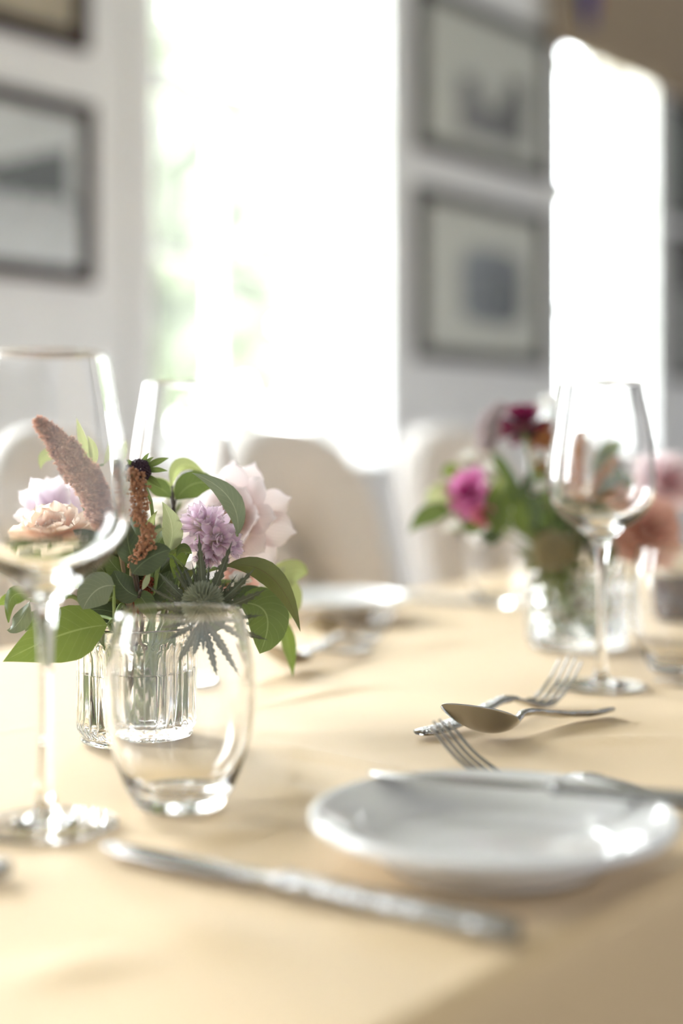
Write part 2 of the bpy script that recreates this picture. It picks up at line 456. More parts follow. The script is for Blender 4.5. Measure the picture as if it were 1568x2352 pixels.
q = P(170, 800, 13.0); garden_tree(q.x, q.y, 6.5, 1.7, 'taller loose tree rising behind the broad one, its top against the sky', zc=.66, nleaf=700, ls=.22)

# ------------------------------------------------------------------ the long table and its cloth
T0, T1, OW = -1.75, 2.35, 0.768
tb = thing('trestle_table', 'long wooden trestle table hidden under the yellow cloth', 'table', W((T0+T1)/2, -OW/2, 0))
m = MB(); m.wbox(T0+.01, T1-.01, -OW+.008, -.008, TAB_Z-.04, TAB_Z-.0035); m.build('tabletop', M_TABLEWOOD, tb, smooth=False)
for tt in (T0+.35, T1-.35):
    for oo in (-OW+.1, -.1):
        m = MB(); m.tube([W(tt, oo, 0), W(tt, oo, TAB_Z-.038)], .02, 10); m.build('leg', M_BLACKMETAL, tb)
cl = MB()
osec = [(-OW+.004, .36), (-OW+.002, .42), (-OW, .5), (-OW-.003, .58), (-OW-.005, .65), (-OW-.006, .70), (-OW-.0065, .725)]
osec += [(-OW-.006+.012*(1-math.cos(a)), .738+.012*math.sin(a)) for a in [k*PI/12 for k in range(0, 7)]]
no = 130
osec += [(lerp(-OW+.010, -.010, k/no), .75) for k in range(no+1)]
osec += [(.006-.012*(1-math.cos(a)), .738+.012*math.sin(a)) for a in [k*PI/12 for k in range(6, -1, -1)]]
osec += [(.0065, .725), (.006, .70), (.005, .65), (.003, .55), (.0, .42), (-.004, .36)]
nt_ = 420; rows = []; uvs = []
def cloth_h(t, o):
    p = W(t, o, 0)
    h = .0011*noise.noise(Vector((t*2.1, o*5.0, 1.3)))+.0006*noise.noise(Vector((p.x*9, p.y*5, 4.1)))
    # long soft creases left by folding, and a few diagonal ripples
    h += .0016*max(0, 1-abs(o+.30+.012*math.sin(t*3))/.006) * .6
    for (cx, cy_, dx, dy, ln, w, am) in CREASES:
        a = (p.x-cx)*dx+(p.y-cy_)*dy; b = -(p.x-cx)*dy+(p.y-cy_)*dx
        h += 1.7*am*math.exp(-(b/w)**2)*math.exp(-(a/ln)**2)
    return h
CREASES = []
def crease(x0, y0, x1, y1, w, am):
    a, b = TP(x0, y0), TP(x1, y1); d = b-a; c = (a+b)/2; ln = d.length; d.normalize()
    CREASES.append((c.x, c.y, d.x, d.y, ln*.55, w, am))
for c in ((640, 1610, 830, 1575, .007, .0022), (600, 1560, 800, 1530, .008, .002), (690, 1722, 900, 1762, .006, .0018), (590, 1700, 760, 1735, .008, .0016),
          (1230, 1690, 1400, 1650, .008, .0022), (1300, 1700, 1540, 1690, .009, .0016), (640, 1800, 760, 1840, .009, .0016), (430, 1930, 620, 1900, .010, .0022),
          (30, 2240, 300, 2200, .012, .0022), (760, 1900, 900, 1990, .010, .0014), (800, 2120, 1150, 2160, .012, .0016), (880, 1500, 1100, 1460, .012, .002),
          (350, 2100, 640, 2180, .016, .0018), (1240, 2130, 1330, 2120, .009, .0014)):
    crease(*c)
for i in range(nt_+1):
    t = lerp(T0-.004, T1+.004, i/nt_); r = []; u = []; al = 0; pv = None
    for o, z in osec:
        if z >= .7499: p = W(t, o, .7485+cloth_h(t, o)*1.0)
        else:
            dd = max(0, .738-z)
            wv = .6*(math.sin(t*9+.6)+.5*math.sin(t*21+2))*.028*min(1, dd/.3)
            p = W(t, o+wv*(1 if o > -.3 else -1)*1.0, z)
        if pv is not None: al += (p-pv).length
        pv = p; r.append(p); u.append((t*1.0, al))
    rows.append(r); uvs.append(u)
cl.grid(rows, uvs=uvs)
tag(cl.build('tablecloth', M_CLOTH), 'plain pale yellow cotton tablecloth spread over the whole long table', 'tablecloth')

# ------------------------------------------------------------------ chairs across the table
def make_chair():
    c = thing('dining_chair', 'x', 'chair')
    # back: a thick padded slab with a rounded top, leaning a little away from the table (local x along its width, y to the rear)
    n = 40; D = .075
    def outline(wtop, wbot, top, bot):
        pts = []
        for k in range(n+1):
            a = PI*k/n
            ex = 2.5
            cx = math.copysign(abs(math.cos(a))**(2/ex), math.cos(a)); sz = abs(math.sin(a))**(2/ex)
            pts.append((cx*wtop/2, top-.20+.20*sz))
        return [(wbot/2, bot)]+[(lerp(wtop, wbot, .5)/2, (bot+top-.2)/2)]+pts+[(-lerp(wtop, wbot, .5)/2, (bot+top-.2)/2), (-wbot/2, bot)]
    ol = outline(.385, .43, .958, .47)
    def ring(scale, y):
        cz = .70
        return [(x*scale, y+.10*(z-.47)/.47+.035*((x*scale)/.21)**2*-1, cz+(z-cz)*(1-(1-scale)*.8)) for x, z in ol]
    b = MB()
    rings = [ring(s, y) for s, y in ((.02, -.002), (.6, -.006), (.88, -.003), (.955, .003), (.99, .016), (1.0, .034), (1.0, .052), (.985, .066), (.94, .075), (.6, .08), (.02, .08))]
    b0 = b.grid(rings, closev=True); nr = len(rings[0])
    b.f.append(tuple(b0+k for k in range(nr))[::-1]); b.f.append(tuple(b0+(len(rings)-1)*nr+k for k in range(nr)))
    b.build('backrest', M_CHAIR, c)
    s = MB()
    pr = []
    for k, (sc, z) in enumerate(((.02, .40), (.94, .40), (1, .415), (1.0, .45), (.97, .468), (.85, .476), (.02, .48))):
        pr.append([(math.copysign(abs(math.cos(a))**.45, math.cos(a))*.225*sc, -.180+math.copysign(abs(math.sin(a))**.45, math.sin(a))*.185*sc, z) for a in [2*PI*j/40 for j in range(40)]])
    b0 = s.grid(pr, closev=True); s.f.append(tuple(b0+k for k in range(40))[::-1]); s.f.append(tuple(b0+6*40+k for k in range(40)))
    s.build('seat', M_CHAIR, c)
    for sx in (-1, 1):
        l = MB(); l.tube([(sx*.19, -.345, 0), (sx*.185, -.335, .405)], [.014, .02], 10); l.build('leg', M_CHAIRLEG, c)
        l = MB(); l.tube([(sx*.19, .06, 0), (sx*.185, .01, .405), (sx*.17, .03, .5)], [.014, .02, .02], 10); l.build('leg', M_CHAIRLEG, c)
    return c
CH_G = 'linen chairs along the window side of the table'
ch = make_chair()
OB = .46
ch.location = W(1.08, OB, 0); ch.rotation_euler = (0, 0, ANG); tag(ch, 'beige linen round-topped chair in front of the bright tall window', 'chair', CH_G)
dup(ch, W(.575, OB, 0), ANG, 'beige linen chair behind the foreground wine glass and plume', CH_G)
dup(ch, W(1.60, OB, 0), ANG, 'linen chair with pale lit edge behind the magenta bloom and right vase', CH_G)
dup(ch, W(2.12, OB, 0), ANG, 'linen chair showing through the bowl of the right wine glass', CH_G)


# ------------------------------------------------------------------ pictures, blind and pennant on the window wall
def picture(t0, t1, z0, z1, fm, label, paint, inner, border=.032, group='framed pictures on the window wall'):
    """frame hung on the wall; inner = picture rectangle inside the mount (fractions); paint(u, v) gives the printed picture"""
    ctr = W((t0+t1)/2, WO, (z0+z1)/2)
    p = thing('framed_picture', label, 'picture', ctr, 0, group)
    f = MB(); o0, o1 = WO-.026, WO-.001
    f.wbox(t0, t0+border, o0, o1, z0, z1); f.wbox(t1-border, t1, o0, o1, z0, z1)
    f.wbox(t0+border, t1-border, o0, o1, z0, z0+border); f.wbox(t0+border, t1-border, o0, o1, z1-border, z1)
    f.build('frame', fm, p, smooth=False, mods=(bevel(.004),))
    a0, a1, b0, b1 = t0+border, t1-border, z0+border, z1-border
    if inner != (0, 1, 0, 1):
        mb = MB(); mb.wbox(a0, a1, WO-.008, WO-.002, b0, b1); mb.build('mount', M_MAT, p, smooth=False)
    w, h = a1-a0, b1-b0
    q0, q1, r0, r1 = a0+inner[0]*w, a0+inner[1]*w, b0+inner[2]*h, b0+inner[3]*h
    pr = MB(); n = 48; pts = []; pr.c = []
    for i in range(n+1):
        row = []
        for j in range(n+1):
            u, v = i/n, j/n; row.append(W(lerp(q0, q1, u), WO-.010, lerp(r0, r1, v))); pr.c.append(paint(u, v))
        pts.append(row)
    pr.grid(pts); pr.build('print', M_PRINT, p, smooth=False, mods=(solid(.0015, 1),))
    g = MB(); g.wbox(a0-.002, a1+.002, WO-.016, WO-.014, b0-.002, b1+.002); g.build('glass_sheet', M_PICGLASS, p, smooth=False)
    return p
def g3(v, tint=(1, 1, 1)):
    v = min(.9, v*1.5)
    return (v*tint[0], v*tint[1], v*tint[2])
def fb(u, v, s): return noise.fractal(Vector((u*s, v*s, s)), 1.0, 2.0, 4)
def trees_print(u, v):
    ridge = .60+.22*max(0, (u-.55))/.45+.05*fb(u, 0, 7)
    if u > .93: ridge = .45
    if v > ridge: return g3(.48+.04*fb(u, v, 3), (1, .99, 1.02))
    if v > .44+.05*fb(u, 1, 9): return g3(.07+.03*fb(u, v, 12), (1, 1.04, 1))
    streak = max(0, 1-abs(math.sin(u*24+fb(u, v, 3)))*2.2)*max(0, (v-.24)/.2)
    return g3(max(.08, .40+.14*(1-v/.44)-.26*streak+.05*fb(u, v, 14)), (1, .99, 1.04))
def warm_print(u, v):
    if v > .72: return g3(.45, (1, .98, .96))
    return g3(.38+.06*fb(u, v, 4), (1.0, .84, .66))
def roofs_print(u, v):
    lim = .82-.55*max(0, .55-abs(u-.45))+.12*math.sin(u*9)+.1*fb(u, 2, 6)
    if u > .72: lim = .95
    if v > lim: return g3(.52, (1, .97, .93))
    return g3(max(.05, .12+.12*(1-u)+.08*fb(u, v, 6)), (1, .95, 1))
def crowd_print(u, v):
    e = 1-(((u-.5)/.5)**4+((v-.5)/.5)**4)
    if e < .05+.1*fb(u, v, 8): return g3(.50, (1, .98, .95))
    return g3(max(.05, .22-.13*u+.10*fb(u, v, 7)+.05*v), (.94, .97, 1.1))
def reflection_print(u, v): return g3(max(.03, .13+.07*fb(u, v, 5)), (.86, 1.0, .9))  # greenish reflection of the picture glass, put into the print colour
def dim_print(u, v): return g3(max(.04, (.12 if v > .62 else .32)+.08*fb(u, v, 5)), (1, .97, .97))
picture(.74, 1.300, 1.258, 1.637, M_BROWNFRAME, 'dark brown framed grey photograph of a treeline, lower picture left of the tall window', trees_print, (0, 1, 0, 1), .030)
picture(.74, 1.283, 1.748, 2.13, M_BROWNFRAME, 'dark brown framed picture with a warm tan foot, above the treeline photograph', warm_print, (0, 1, 0, 1), .034)
picture(2.500, 3.225, 1.735, 2.20, M_GREYFRAME, 'charcoal framed picture of dark rooftops, upper one between the two windows', roofs_print, (.28, .83, .12, .66), .036)
picture(2.500, 3.205, 1.150, 1.635, M_GREYFRAME, 'charcoal framed picture of a blue-grey crowd, lower one between the two windows', crowd_print, (.30, .84, .20, .74), .036)
picture(4.10, 4.80, 1.73, 2.155, M_GREYFRAME, 'dark framed picture with a painted greenish glass reflection at the right edge, below the blind', reflection_print, (0, 1, 0, 1), .030)
picture(4.10, 4.80, 1.14, 1.68, M_GREYFRAME, 'dark framed grey picture at the right edge, beneath the greenish one', dim_print, (0, 1, 0, 1), .030)

bl = thing('roman_blind', 'tan fabric roman blind drawn up over the right window', 'blind', W(3.9, WO, 2.17))
m = MB(); n = 60
def sag(k): return 0
sect = [(-.030, 2.17), (-.045, 2.175), (-.055, 2.20), (-.050, 2.235), (-.036, 2.245), (-.048, 2.25), (-.056, 2.275), (-.048, 2.31), (-.036, 2.32), (-.034, 2.5), (-.034, 2.92)]
m.grid([[W(lerp(3.19, 4.75, i/n), WO+o+.003*math.sin(i*.9)*0, z) for o, z in sect] for i in range(n+1)])
m.build('fabric', M_BLIND, bl, mods=(solid(.004),))
m = MB(); m.wbox(3.19, 4.75, WO-.06, WO-.0, 2.92, 2.96); m.build('headrail', M_WHITEWOOD, bl, smooth=False, mods=(bevel(.004),))
m = MB(); m.tube([W(3.195, WO-.030, 2.172), W(4.745, WO-.030, 2.172)], .006, 8); m.build('bottom_bar', M_BLIND, bl)
pn = thing('pennant', 'small blue and red pennant hanging in front of the tan blind', 'bunting', W(3.39, WO-.075, 2.42))
c0 = P(1345, -150, 4.75); 
m = MB(); tt = 3.39
m.grid([[W(lerp(tt-.052*(1-.55*v), tt+.052*(1-.55*v), u), WO-.072+.006*math.sin(u*5+v*3), 2.42-.17*v) for v in [k/10 for k in range(11)]] for u in [k/8 for k in range(9)]])
m.build('flag', mat('blue_cotton', (.035, .06, .30), .8), pn, mods=(solid(.001),))
m = MB(); m.grid([[W(lerp(tt+.020*(1-.3*v), tt+.054*(1-.55*v), u), WO-.0755+.006*math.sin(u*5+v*3), 2.42-.12*v) for v in [k/10 for k in range(11)]] for u in [k/8 for k in range(9)]])
m.build('red_stripe', mat('red_cotton', (.50, .06, .06), .8), pn, mods=(solid(.001),))
m = MB(); m.tube([W(tt-.2, WO-.072, 2.435), W(tt, WO-.072, 2.42), W(tt+.2, WO-.072, 2.435)], .002, 6); m.build('string', M_WHITEWOOD, pn)

# ------------------------------------------------------------------ glassware
def closed_prof(outer, inner, n=5):
    return [(max(p[0], 0.00001), p[1]) for p in ([tuple(q)[:2] for q in spline([(a, b, 0) for a, b in outer], n)]+[tuple(q)[:2] for q in spline([(a, b, 0) for a, b in inner], n)])]
WG_OUT = [(.0001, .0012), (.020, .0008), (.0335, .0), (.0345, .0008), (.033, .0015), (.022, .0022), (.011, .0036), (.0062, .0080), (.0043, .016), (.0036, .03), (.0034, .06), (.0036, .085),
          (.0045, .098), (.0065, .107), (.0105, .1125), (.018, .119), (.0275, .1255), (.0345, .133), (.0388, .1415), (.0402, .150), (.0397, .162), (.0376, .180), (.0345, .200), (.0316, .217), (.0299, .2280)]
WG_IN = [(.0294, .2287), (.0289, .2280), (.0306, .217), (.0336, .200), (.0367, .180), (.0387, .162), (.0391, .150), (.0376, .1415), (.0332, .134), (.0260, .1278), (.0165, .1225), (.0075, .1190), (.0001, .1180)]
def make_wineglass():
    g = thing('wine_glass', 'x', 'wine glass')
    m = MB(); m.lathe(closed_prof(WG_OUT, WG_IN), 72); m.build('bowl', M_GLASS, g); return g
TU_OUT = [(.0001, .0010), (.014, .0007), (.0205, .0003), (.0228, .0012), (.0252, .0055), (.0292, .0135), (.0342, .0270), (.0372, .0410), (.0383, .0540), (.0377, .0680), (.0358, .0830), (.0333, .0950), (.0322, .0990)]
TU_IN = [(.0317, .0996), (.0311, .0990), (.0322, .0950), (.0347, .0830), (.0365, .0680), (.0370, .0540), (.0358, .0410), (.0325, .0270), (.0268, .0150), (.0205, .0098), (.012, .0078), (.0001, .0072)]
def make_tumbler():
    g = thing('stemless_glass', 'x', 'tumbler')
    m = MB(); m.lathe(closed_prof(TU_OUT, TU_IN), 72); m.build('cup', M_GLASS, g); return g
WGG, TUG = 'thin clear wine glasses', 'clear stemless tumblers'
H0 = TAB_Z+.0012
def on(v, h=H0): return Vector((v.x, v.y, h))
wg = make_wineglass(); wg.location = on(Vector((-.1434, .718, 0))); tag(wg, 'clear wine glass nearest the lens, in front of the peach bloom and plume', 'wine glass', WGG)
# single-body glasses: the bowl, stem and foot are one piece of glass
dup(wg, on(Vector((-.1205, 1.126, 0))), .3, 'empty wine glass standing behind the left flower vase', WGG)
dup(wg, on(Vector((.1953, 1.114, 0))), .7, 'sharp-edged empty wine glass in front of the right flower vase', WGG)
dup(wg, on(Vector((.232, 1.50, 0))), .2, 'blurred wine glass behind the right flower vase', WGG)
tu = make_tumbler(); tu.location = on(Vector((-.0824, .7556, 0))); tag(tu, 'clear stemless tumbler in front of the left flower vase', 'tumbler', TUG)
dup(tu, on(Vector((.2700, 1.185, 0))), .3, 'clear stemless tumbler beside the right wine glass, cut by the frame', TUG)
dup(tu, on(Vector((.176, 1.66, 0))), .3, 'blurred stemless tumbler beyond the right vase, under the magenta bloom', TUG)

def make_vase(R, H, nfl, amp, cut=0):
    v = thing('fluted_vase', 'x', 'vase')
    def mod(r, z, th):
        k = min(1, max(0, (z-.0035)/.006))*min(1, max(0, (H*.86-z)/.006))
        if cut: return r*(1-amp*k*(1-abs(math.sin(th*nfl/2+PI/2*int(z/cut))*math.sin(PI*z/cut))**.7))
        return r*(1-amp*k*(1-abs(math.sin(th*nfl/2))**.8))
    out = [(.0001, .0012), (R*.80, .0009), (R*.91, .0), (R*.935, .0012), (R*.92, .0034), (R*.93, .0045), (R*.985, .0075), (R*1.0, .012), (R, .030), (R, H*.78), (R*.99, H*.84), (R*.955, H*.875), (R*.95, H*.93), (R*.965, H*.985)]
    inn = [(R*.945, H), (R*.915, H*.985), (R*.89, H*.93), (R*.89, H*.87), (R*.88, H*.7), (R*.87, .030), (R*.84, .013), (R*.7, .0085), (R*.3, .0078), (.0001, .0078)]
    m = MB(); m.lathe(closed_prof(out if not cut else out[:8]+[(R, .012+(H*.78-.012)*q/16) for q in range(1, 16)]+out[9:], inn, 4), nfl*10, mod=mod); m.build('glass_body', M_GLASS, v)
    w = MB(); wl = H*.60
    w.lathe([(.0001, .0081), (R*.3, .0081), (R*.69, .0089), (R*.83, .0135), (R*.862, .030), (R*.870, wl-.001), (R*.874, wl), (R*.86, wl-.0004), (.0001, wl-.0006)], 64)
    w.build('water', M_WATER, v); return v
VL = Vector((-.1270, .922, 0)); VR = Vector((.2130, 1.335, 0))
va = make_vase(.0378, .0715, 32, .065); va.location = on(VL); tag(va, 'small clear fluted glass vase of water behind the front tumbler', 'vase', 'fluted glass flower vases')
vb = make_vase(.0470, .0770, 22, .10, .0125); vb.location = on(VR); tag(vb, 'sparkling clear glass vase out of focus behind the right wine glass', 'vase', 'fluted glass flower vases')

# ------------------------------------------------------------------ plates
PL = [(.0001, .0030), (.040, .0030), (.0445, .0028), (.0455, .0003), (.048, .0), (.0500, .0012), (.0530, .0050), (.0600, .0088), (.0700, .0128), (.0780, .0160), (.0806, .0175), (.0818, .0196), (.0812, .0216), (.0795, .0224),
      (.0772, .0216), (.0700, .0180), (.0630, .0148), (.0575, .0118), (.0535, .0088), (.0480, .0070), (.0400, .0064), (.030, .0062), (.0001, .0062)]
pl = thing('side_plate', 'round white side plate under the butter knife near the table edge', 'plate', on(Vector((.0672, .659, 0))), 0, 'white side plates')
m = MB(); m.lathe(closed_prof(PL[:14], PL[14:], 5), 128); m.build('plate_body', M_PORC, pl, world=False)
dup(pl, on(Vector((-.010, 1.545, 0))), 0, 'blurred white side plate at the far edge in front of the beige chair', 'white side plates')

# ------------------------------------------------------------------ cutlery (lies along local +x, handle end at the origin)
def handle_prof(L, W0, T0):
    """half of a decorated handle: (s, width, thickness)"""
    return [(0, W0*.45, T0*.6), (.012, W0*.82, T0*.9), (.05, W0*1.0, T0), (.14, W0*1.02, T0), (.26, W0*.90, T0*.95), (.42, W0*.66, T0*.9), (.50, W0*.60, T0*.95), (.515, W0*.78, T0*1.2), (.545, W0*.70, T0*1.1), (.56, W0*.46, T0), (.62, W0*.40, T0*1.0)]
def sweep_sx(m, L, tab, zf, s0, s1, n=40, sq=2.4):
    pts, ww, tt = [], [], []
    for k in range(n+1):
        s = lerp(s0, s1, k/n); pts.append((s*L, 0, zf(s)))
        ww.append(interp([(a, b) for a, b, c in tab], s)); tt.append(interp([(a, c) for a, b, c in tab], s))
    m.sweep(pts, ww, tt, Vector((0, 1, 0)), 16, sq)
def make_fork(L=.178, W0=.0165, hw=.0225, tip=.031):
    f = thing('fork', 'x', 'fork')
    def zf(s):
        return interp([(0, .0035), (.12, .0030), (.30, .0058), (.46, .0112), (.56, .0125), (.64, .0085), (.70, .0045), (.76, .0035), (.83, .0070), (.91, tip*.48), (1.0, tip)], s)
    zs = [zf(k/60) for k in range(61)]
    for _ in range(3): zs = [zs[0]]+[(zs[i-1]+2*zs[i]+zs[i+1])/4 for i in range(1, 60)]+[zs[60]]
    z2 = lambda s: interp([(k/60, zs[k]) for k in range(61)], s)
    h = MB(); sweep_sx(h, L, handle_prof(L, W0, .0042), z2, 0, .60); h.build('handle', M_HANDLE, f)
    b = MB(); n = 14; top = []; bot = []
    # shoulder that widens from the neck, then four tines
    tab = [(.59, .0068), (.63, .009), (.67, .017), (.70, .0215), (.74, hw), (.785, hw)]
    for side, dz in ((top, .0011), (bot, -.0011)):
        for k in range(n+1):
            s = lerp(.59, .785, k/n); w = interp(tab, s)
            side.append([(s*L, w/2*v, z2(s)+dz-.0018*(1-v*v)*min(1, max(0, (s-.64)/.08))) for v in [j/8*2-1 for j in range(9)]])
    ring = [t+q[::-1] for t, q in zip(top, bot)]
    b0 = b.grid(ring, closev=True); b.f.append(tuple(b0+k for k in range(18))); b.f.append(tuple(b0+n*18+k for k in range(18))[::-1])
    b.build('neck', M_STEEL, f)
    for k in range(4):
        y = (k-1.5)*hw*.262; t = MB(); pts, ww, tt = [], [], []
        for j in range(15):
            s = lerp(.77, 1.0-(.012 if k in (0, 3) else 0), j/14)
            pts.append((s*L, y*(1+.03*j/14), z2(s)-.0018*(1-(y/(hw/2))**2)*(1-j/14))); ww.append(lerp(.0039, .0019, j/14)); tt.append(lerp(.0022, .0014, j/14))
        t.sweep(pts, ww, tt, Vector((0, 1, 0)), 10, 2.4); t.build('tine', M_STEEL, f)
    return f
def make_spoon(L=.170, W0=.0155, bw=.0375, bl=.056, lift=.0017, drop=0.0):
    f = thing('spoon', 'x', 'spoon')
    s0 = 1-bl/L
    def zf(s): return interp([(0, .0035), (.12, .0030), (.30, .0055), (.48, .0105), (s0-.07, .0122-drop*.15), (s0, .0108-drop)], s)
    h = MB(); sweep_sx(h, L, handle_prof(L, W0, .0040), zf, 0, s0+.012); h.build('handle', M_HANDLE, f)
    b = MB(); nu, nv = 26, 18; pts = []
    for i in range(nu+1):
        u = i/nu; row = []
        hwid = bw/2*max(.10*(1-u), (math.sin(PI*min(1, u**.82))**.62)) if u < 1 else 0
        for j in range(nv+1):
            v = j/nv*2-1
            d = .0098*(1-v*v)*math.sin(PI*u**.9)**.8
            row.append((L*s0+u*bl, hwid*v, lerp(.0108-drop, .0108-drop+lift, u)-d))
        pts.append(row)
    b.grid(pts); b.build('bowl', M_STEEL, f, mods=(solid(.0011, 0), subsurf(1)))
    return f
def make_knife(L=.215, W0=.0150, T0=.0080, bw=.0185, frac=.48):
    f = thing('table_knife', 'x', 'knife')
    hl = 1-frac
    tab = [(0, W0*.55, T0*.7), (.01, W0*.92, T0*.95), (.06, W0, T0), (.2, W0*.97, T0), (hl-.06, W0*.80, T0*.92), (hl-.035, W0*.78, T0*.9), (hl-.03, W0*.95, T0*1.12), (hl-.012, W0*.95, T0*1.12), (hl-.008, W0*.7, T0*.8), (hl, W0*.66, T0*.7)]
    h = MB(); sweep_sx(h, L, tab, lambda s: T0*.58, 0, hl, 60, 2.8); h.build('handle', M_HANDLE, f)
    b = MB(); n = 30; pts, ww, tt = [], [], []
    for k in range(n+1):
        u = k/n; s = lerp(hl-.004, 1.0, u)
        w = interp([(0, W0*.62), (.05, W0*.75), (.15, bw*.86), (.5, bw), (.8, bw*.93), (.92, bw*.66), (.98, bw*.32), (1, bw*.08)], u)
        pts.append((s*L, -(bw-w)*.28, lerp(T0*.52, T0*.42, u))); ww.append(w); tt.append(lerp(.0028, .0012, u))
    b.sweep(pts, ww, tt, Vector((0, 1, 0)), 14, 2.0); b.build('blade', M_STEEL, f)
    return f
def aim(handle_end, tip):
    """location and rotation that lay a piece from its handle end towards its tip"""
    d = Vector(tip)-Vector(handle_end)
    return Vector(handle_end), math.atan2(d.y, d.x), -math.atan2(d.z, math.hypot(d.x, d.y))
def lay(o, a, b, roll=0.0):
    loc, yaw, pitch = aim(a, b); o.location = loc
    R = Matrix.Rotation(yaw, 4, 'Z') @ Matrix.Rotation(pitch, 4, 'Y') @ Matrix.Rotation(roll, 4, 'X')
    o.rotation_euler = R.to_euler(); return o
ZB = TAB_Z+.0002
FG, SG, KG = 'patterned steel forks', 'patterned steel spoons', 'patterned steel table knives'
fk = make_fork()
a = TP(962, 1690, .002); b = P(1312, 1525, 1.06)
lay(fk, on(a, ZB), on(b, ZB)); tag(fk, 'steel dessert fork just behind the spoon, tines pointing at the right wine glass', 'fork', FG)
sp = make_spoon(.152, .0155, .0370, .057, .0195, .0058)
a = TP(1404, 1640, .002); b = P(1030, 1640, .899)
lay(sp, on(a, ZB+.0012), on(b, ZB+.0022), math.radians(17)); tag(sp, 'steel dessert spoon lying in front of the dessert fork, bowl tip raised', 'spoon', SG)
f2 = copy_tree(fk); f2.scale = (1.1, 1.05, 1.05)
tipw = P(1012, 1690, .815); dr = Vector((.83, -.56, 0)).normalized()
lay(f2, on(tipw+dr*.193, ZB), on(tipw, ZB)); f2['label'] = 'steel dinner fork behind the front plate, only its tines showing'
kn = make_knife()
lay(kn, on(TP(1185, 2170), ZB), on(TP(208, 1952), ZB)); tag(kn, 'steel dinner knife lying across the front of the table', 'knife', KG)
k2 = copy_tree(kn); k2.scale = (.86, .80, .80)
c0 = Vector((.012, .7215, TAB_Z+.0225)); c1 = Vector((.156, .6775, TAB_Z+.0205)); dv = (c1-c0).normalized()
lay(k2, c0+dv*.185+Vector((0, 0, -.0005)), c0+dv*0.0); k2['label'] = 'steel butter knife resting across the rim of the front plate'
# left edge: the end of another handle
k3 = copy_tree(kn); lay(k3, on(TP(14, 2025), ZB), on(TP(14, 2025)+Vector((-.19, .10, 0)), ZB)); k3['label'] = 'knife handle just entering at the left edge, below the wine glass foot'
# far place settings
s2 = dup(sp, (0, 0, 0), 0, 'blurred far spoon behind the drooping leaf, bowl shining white', SG)
lay(s2, on(TP(846, 1497, .002), ZB+.001), on(TP(596, 1528, .01), ZB+.003), 0)
f3 = dup(fk, (0, 0, 0), 0, 'blurred far fork with its tines raised in front of the far plate', FG)
lay(f3, on(TP(640, 1520, .002), ZB), on(TP(640, 1520, .002)+Vector((.095, .15, 0)), ZB))
s3 = dup(sp, (0, 0, 0), 0, 'blurred spoon lying toward the far plate, bowl beside the far fork', SG)
lay(s3, on(TP(805, 1392, .02)+Vector((0, 0, 0)), ZB+.002), on(TP(742, 1450, .012), ZB+.004), math.radians(8))
k4 = copy_tree(kn); lay(k4, on(TP(1120, 1392), ZB), on(TP(955, 1384), ZB)); k4['label'] = 'blurred shining knife right of the far white plate'
k5 = copy_tree(kn); lay(k5, on(TP(1528, 1574)+Vector((.20, -.05, 0)), ZB), on(TP(1528, 1574), ZB)); k5['label'] = 'knife tip at the right edge, below the cut-off tumbler'

# dark candle holder on the far right of the table
cd = thing('candle_holder', 'dark brown ribbed candle holder with a cream candle, behind the cut-off tumbler', 'candle holder', on(Vector((.338, 1.50, 0))), 0)
m = MB(); m.lathe([(.0001, .0), (.026, .0), (.028, .003), (.029, .025), (.030, .046), (.031, .0485), (.0285, .0485), (.0275, .044), (.0001, .043)], 60, mod=lambda r, z, th: r*(1+.03*math.cos(th*14)*(1 if .003 < z < .047 else 0)))
m.build('holder', mat('dark_brown_glaze', (.075, .05, .045), .25), cd, world=False)
m = MB(); m.lathe([(.0001, .0435), (.0255, .0435), (.0262, .048), (.0262, .062), (.0245, .066), (.015, .0665), (.0001, .065)], 40); m.build('candle', mat('cream_wax', (.82, .70, .52), .5), cd, world=False)
m = MB(); m.tube([(0, 0, .065), (.0005, 0, .070), (.002, 0, .074)], .0007, 6); m.build('wick', M_BLACKMETAL, cd, world=False)

# ------------------------------------------------------------------ flowers and foliage
M_STEM = mat('green_stem', (.20, .28, .09), .5, var=.2, vscale=80)
M_TWIG = mat('dark_twig', (.055, .04, .032), .6)
M_STEMB = mat('brown_stem', (.22, .16, .09), .6)
LM = dict(
    dark=leaf_mat('dark_leaf', (.050, .072, .036), (.088, .118, .055), (.20, .25, .13), .25, .40),
    mid=leaf_mat('green_leaf', (.085, .125, .038), (.140, .190, .060), (.27, .33, .15), .38, .40),
    bright=leaf_mat('bright_leaf', (.13, .185, .045), (.20, .265, .070), (.31, .38, .16), .48, .45),
    lime=leaf_mat('lime_leaf', (.29, .335, .16), (.37, .415, .22), (.46, .52, .28), .45, .5),
    pale=leaf_mat('pale_leaf', (.30, .34, .21), (.42, .45, .30), (.55, .58, .43), .40, .45),
    grey=leaf_mat('grey_green_leaf', (.13, .16, .11), (.20, .235, .16), (.40, .44, .34), .25, .42),
    olive=leaf_mat('olive_leaf', (.095, .11, .038), (.16, .175, .06), (.10, .08, .04), .30, .42),
    thistle=leaf_mat('spiny_bract', (.062, .072, .046), (.100, .115, .074), (.40, .43, .35), .20, .45, veins=False),
)
SHAPES = dict(
    ovate=[(0, .03), (.08, .42), (.22, .82), (.38, 1), (.55, .93), (.72, .68), (.86, .36), (.95, .13), (1, .0)],
    round=[(0, .05), (.06, .45), (.18, .82), (.38, 1), (.60, .97), (.78, .78), (.90, .50), (.97, .22), (1, .0)],
    lance=[(0, .05), (.1, .42), (.25, .80), (.42, 1), (.60, .90), (.78, .55), (.90, .26), (1, .0)],
)
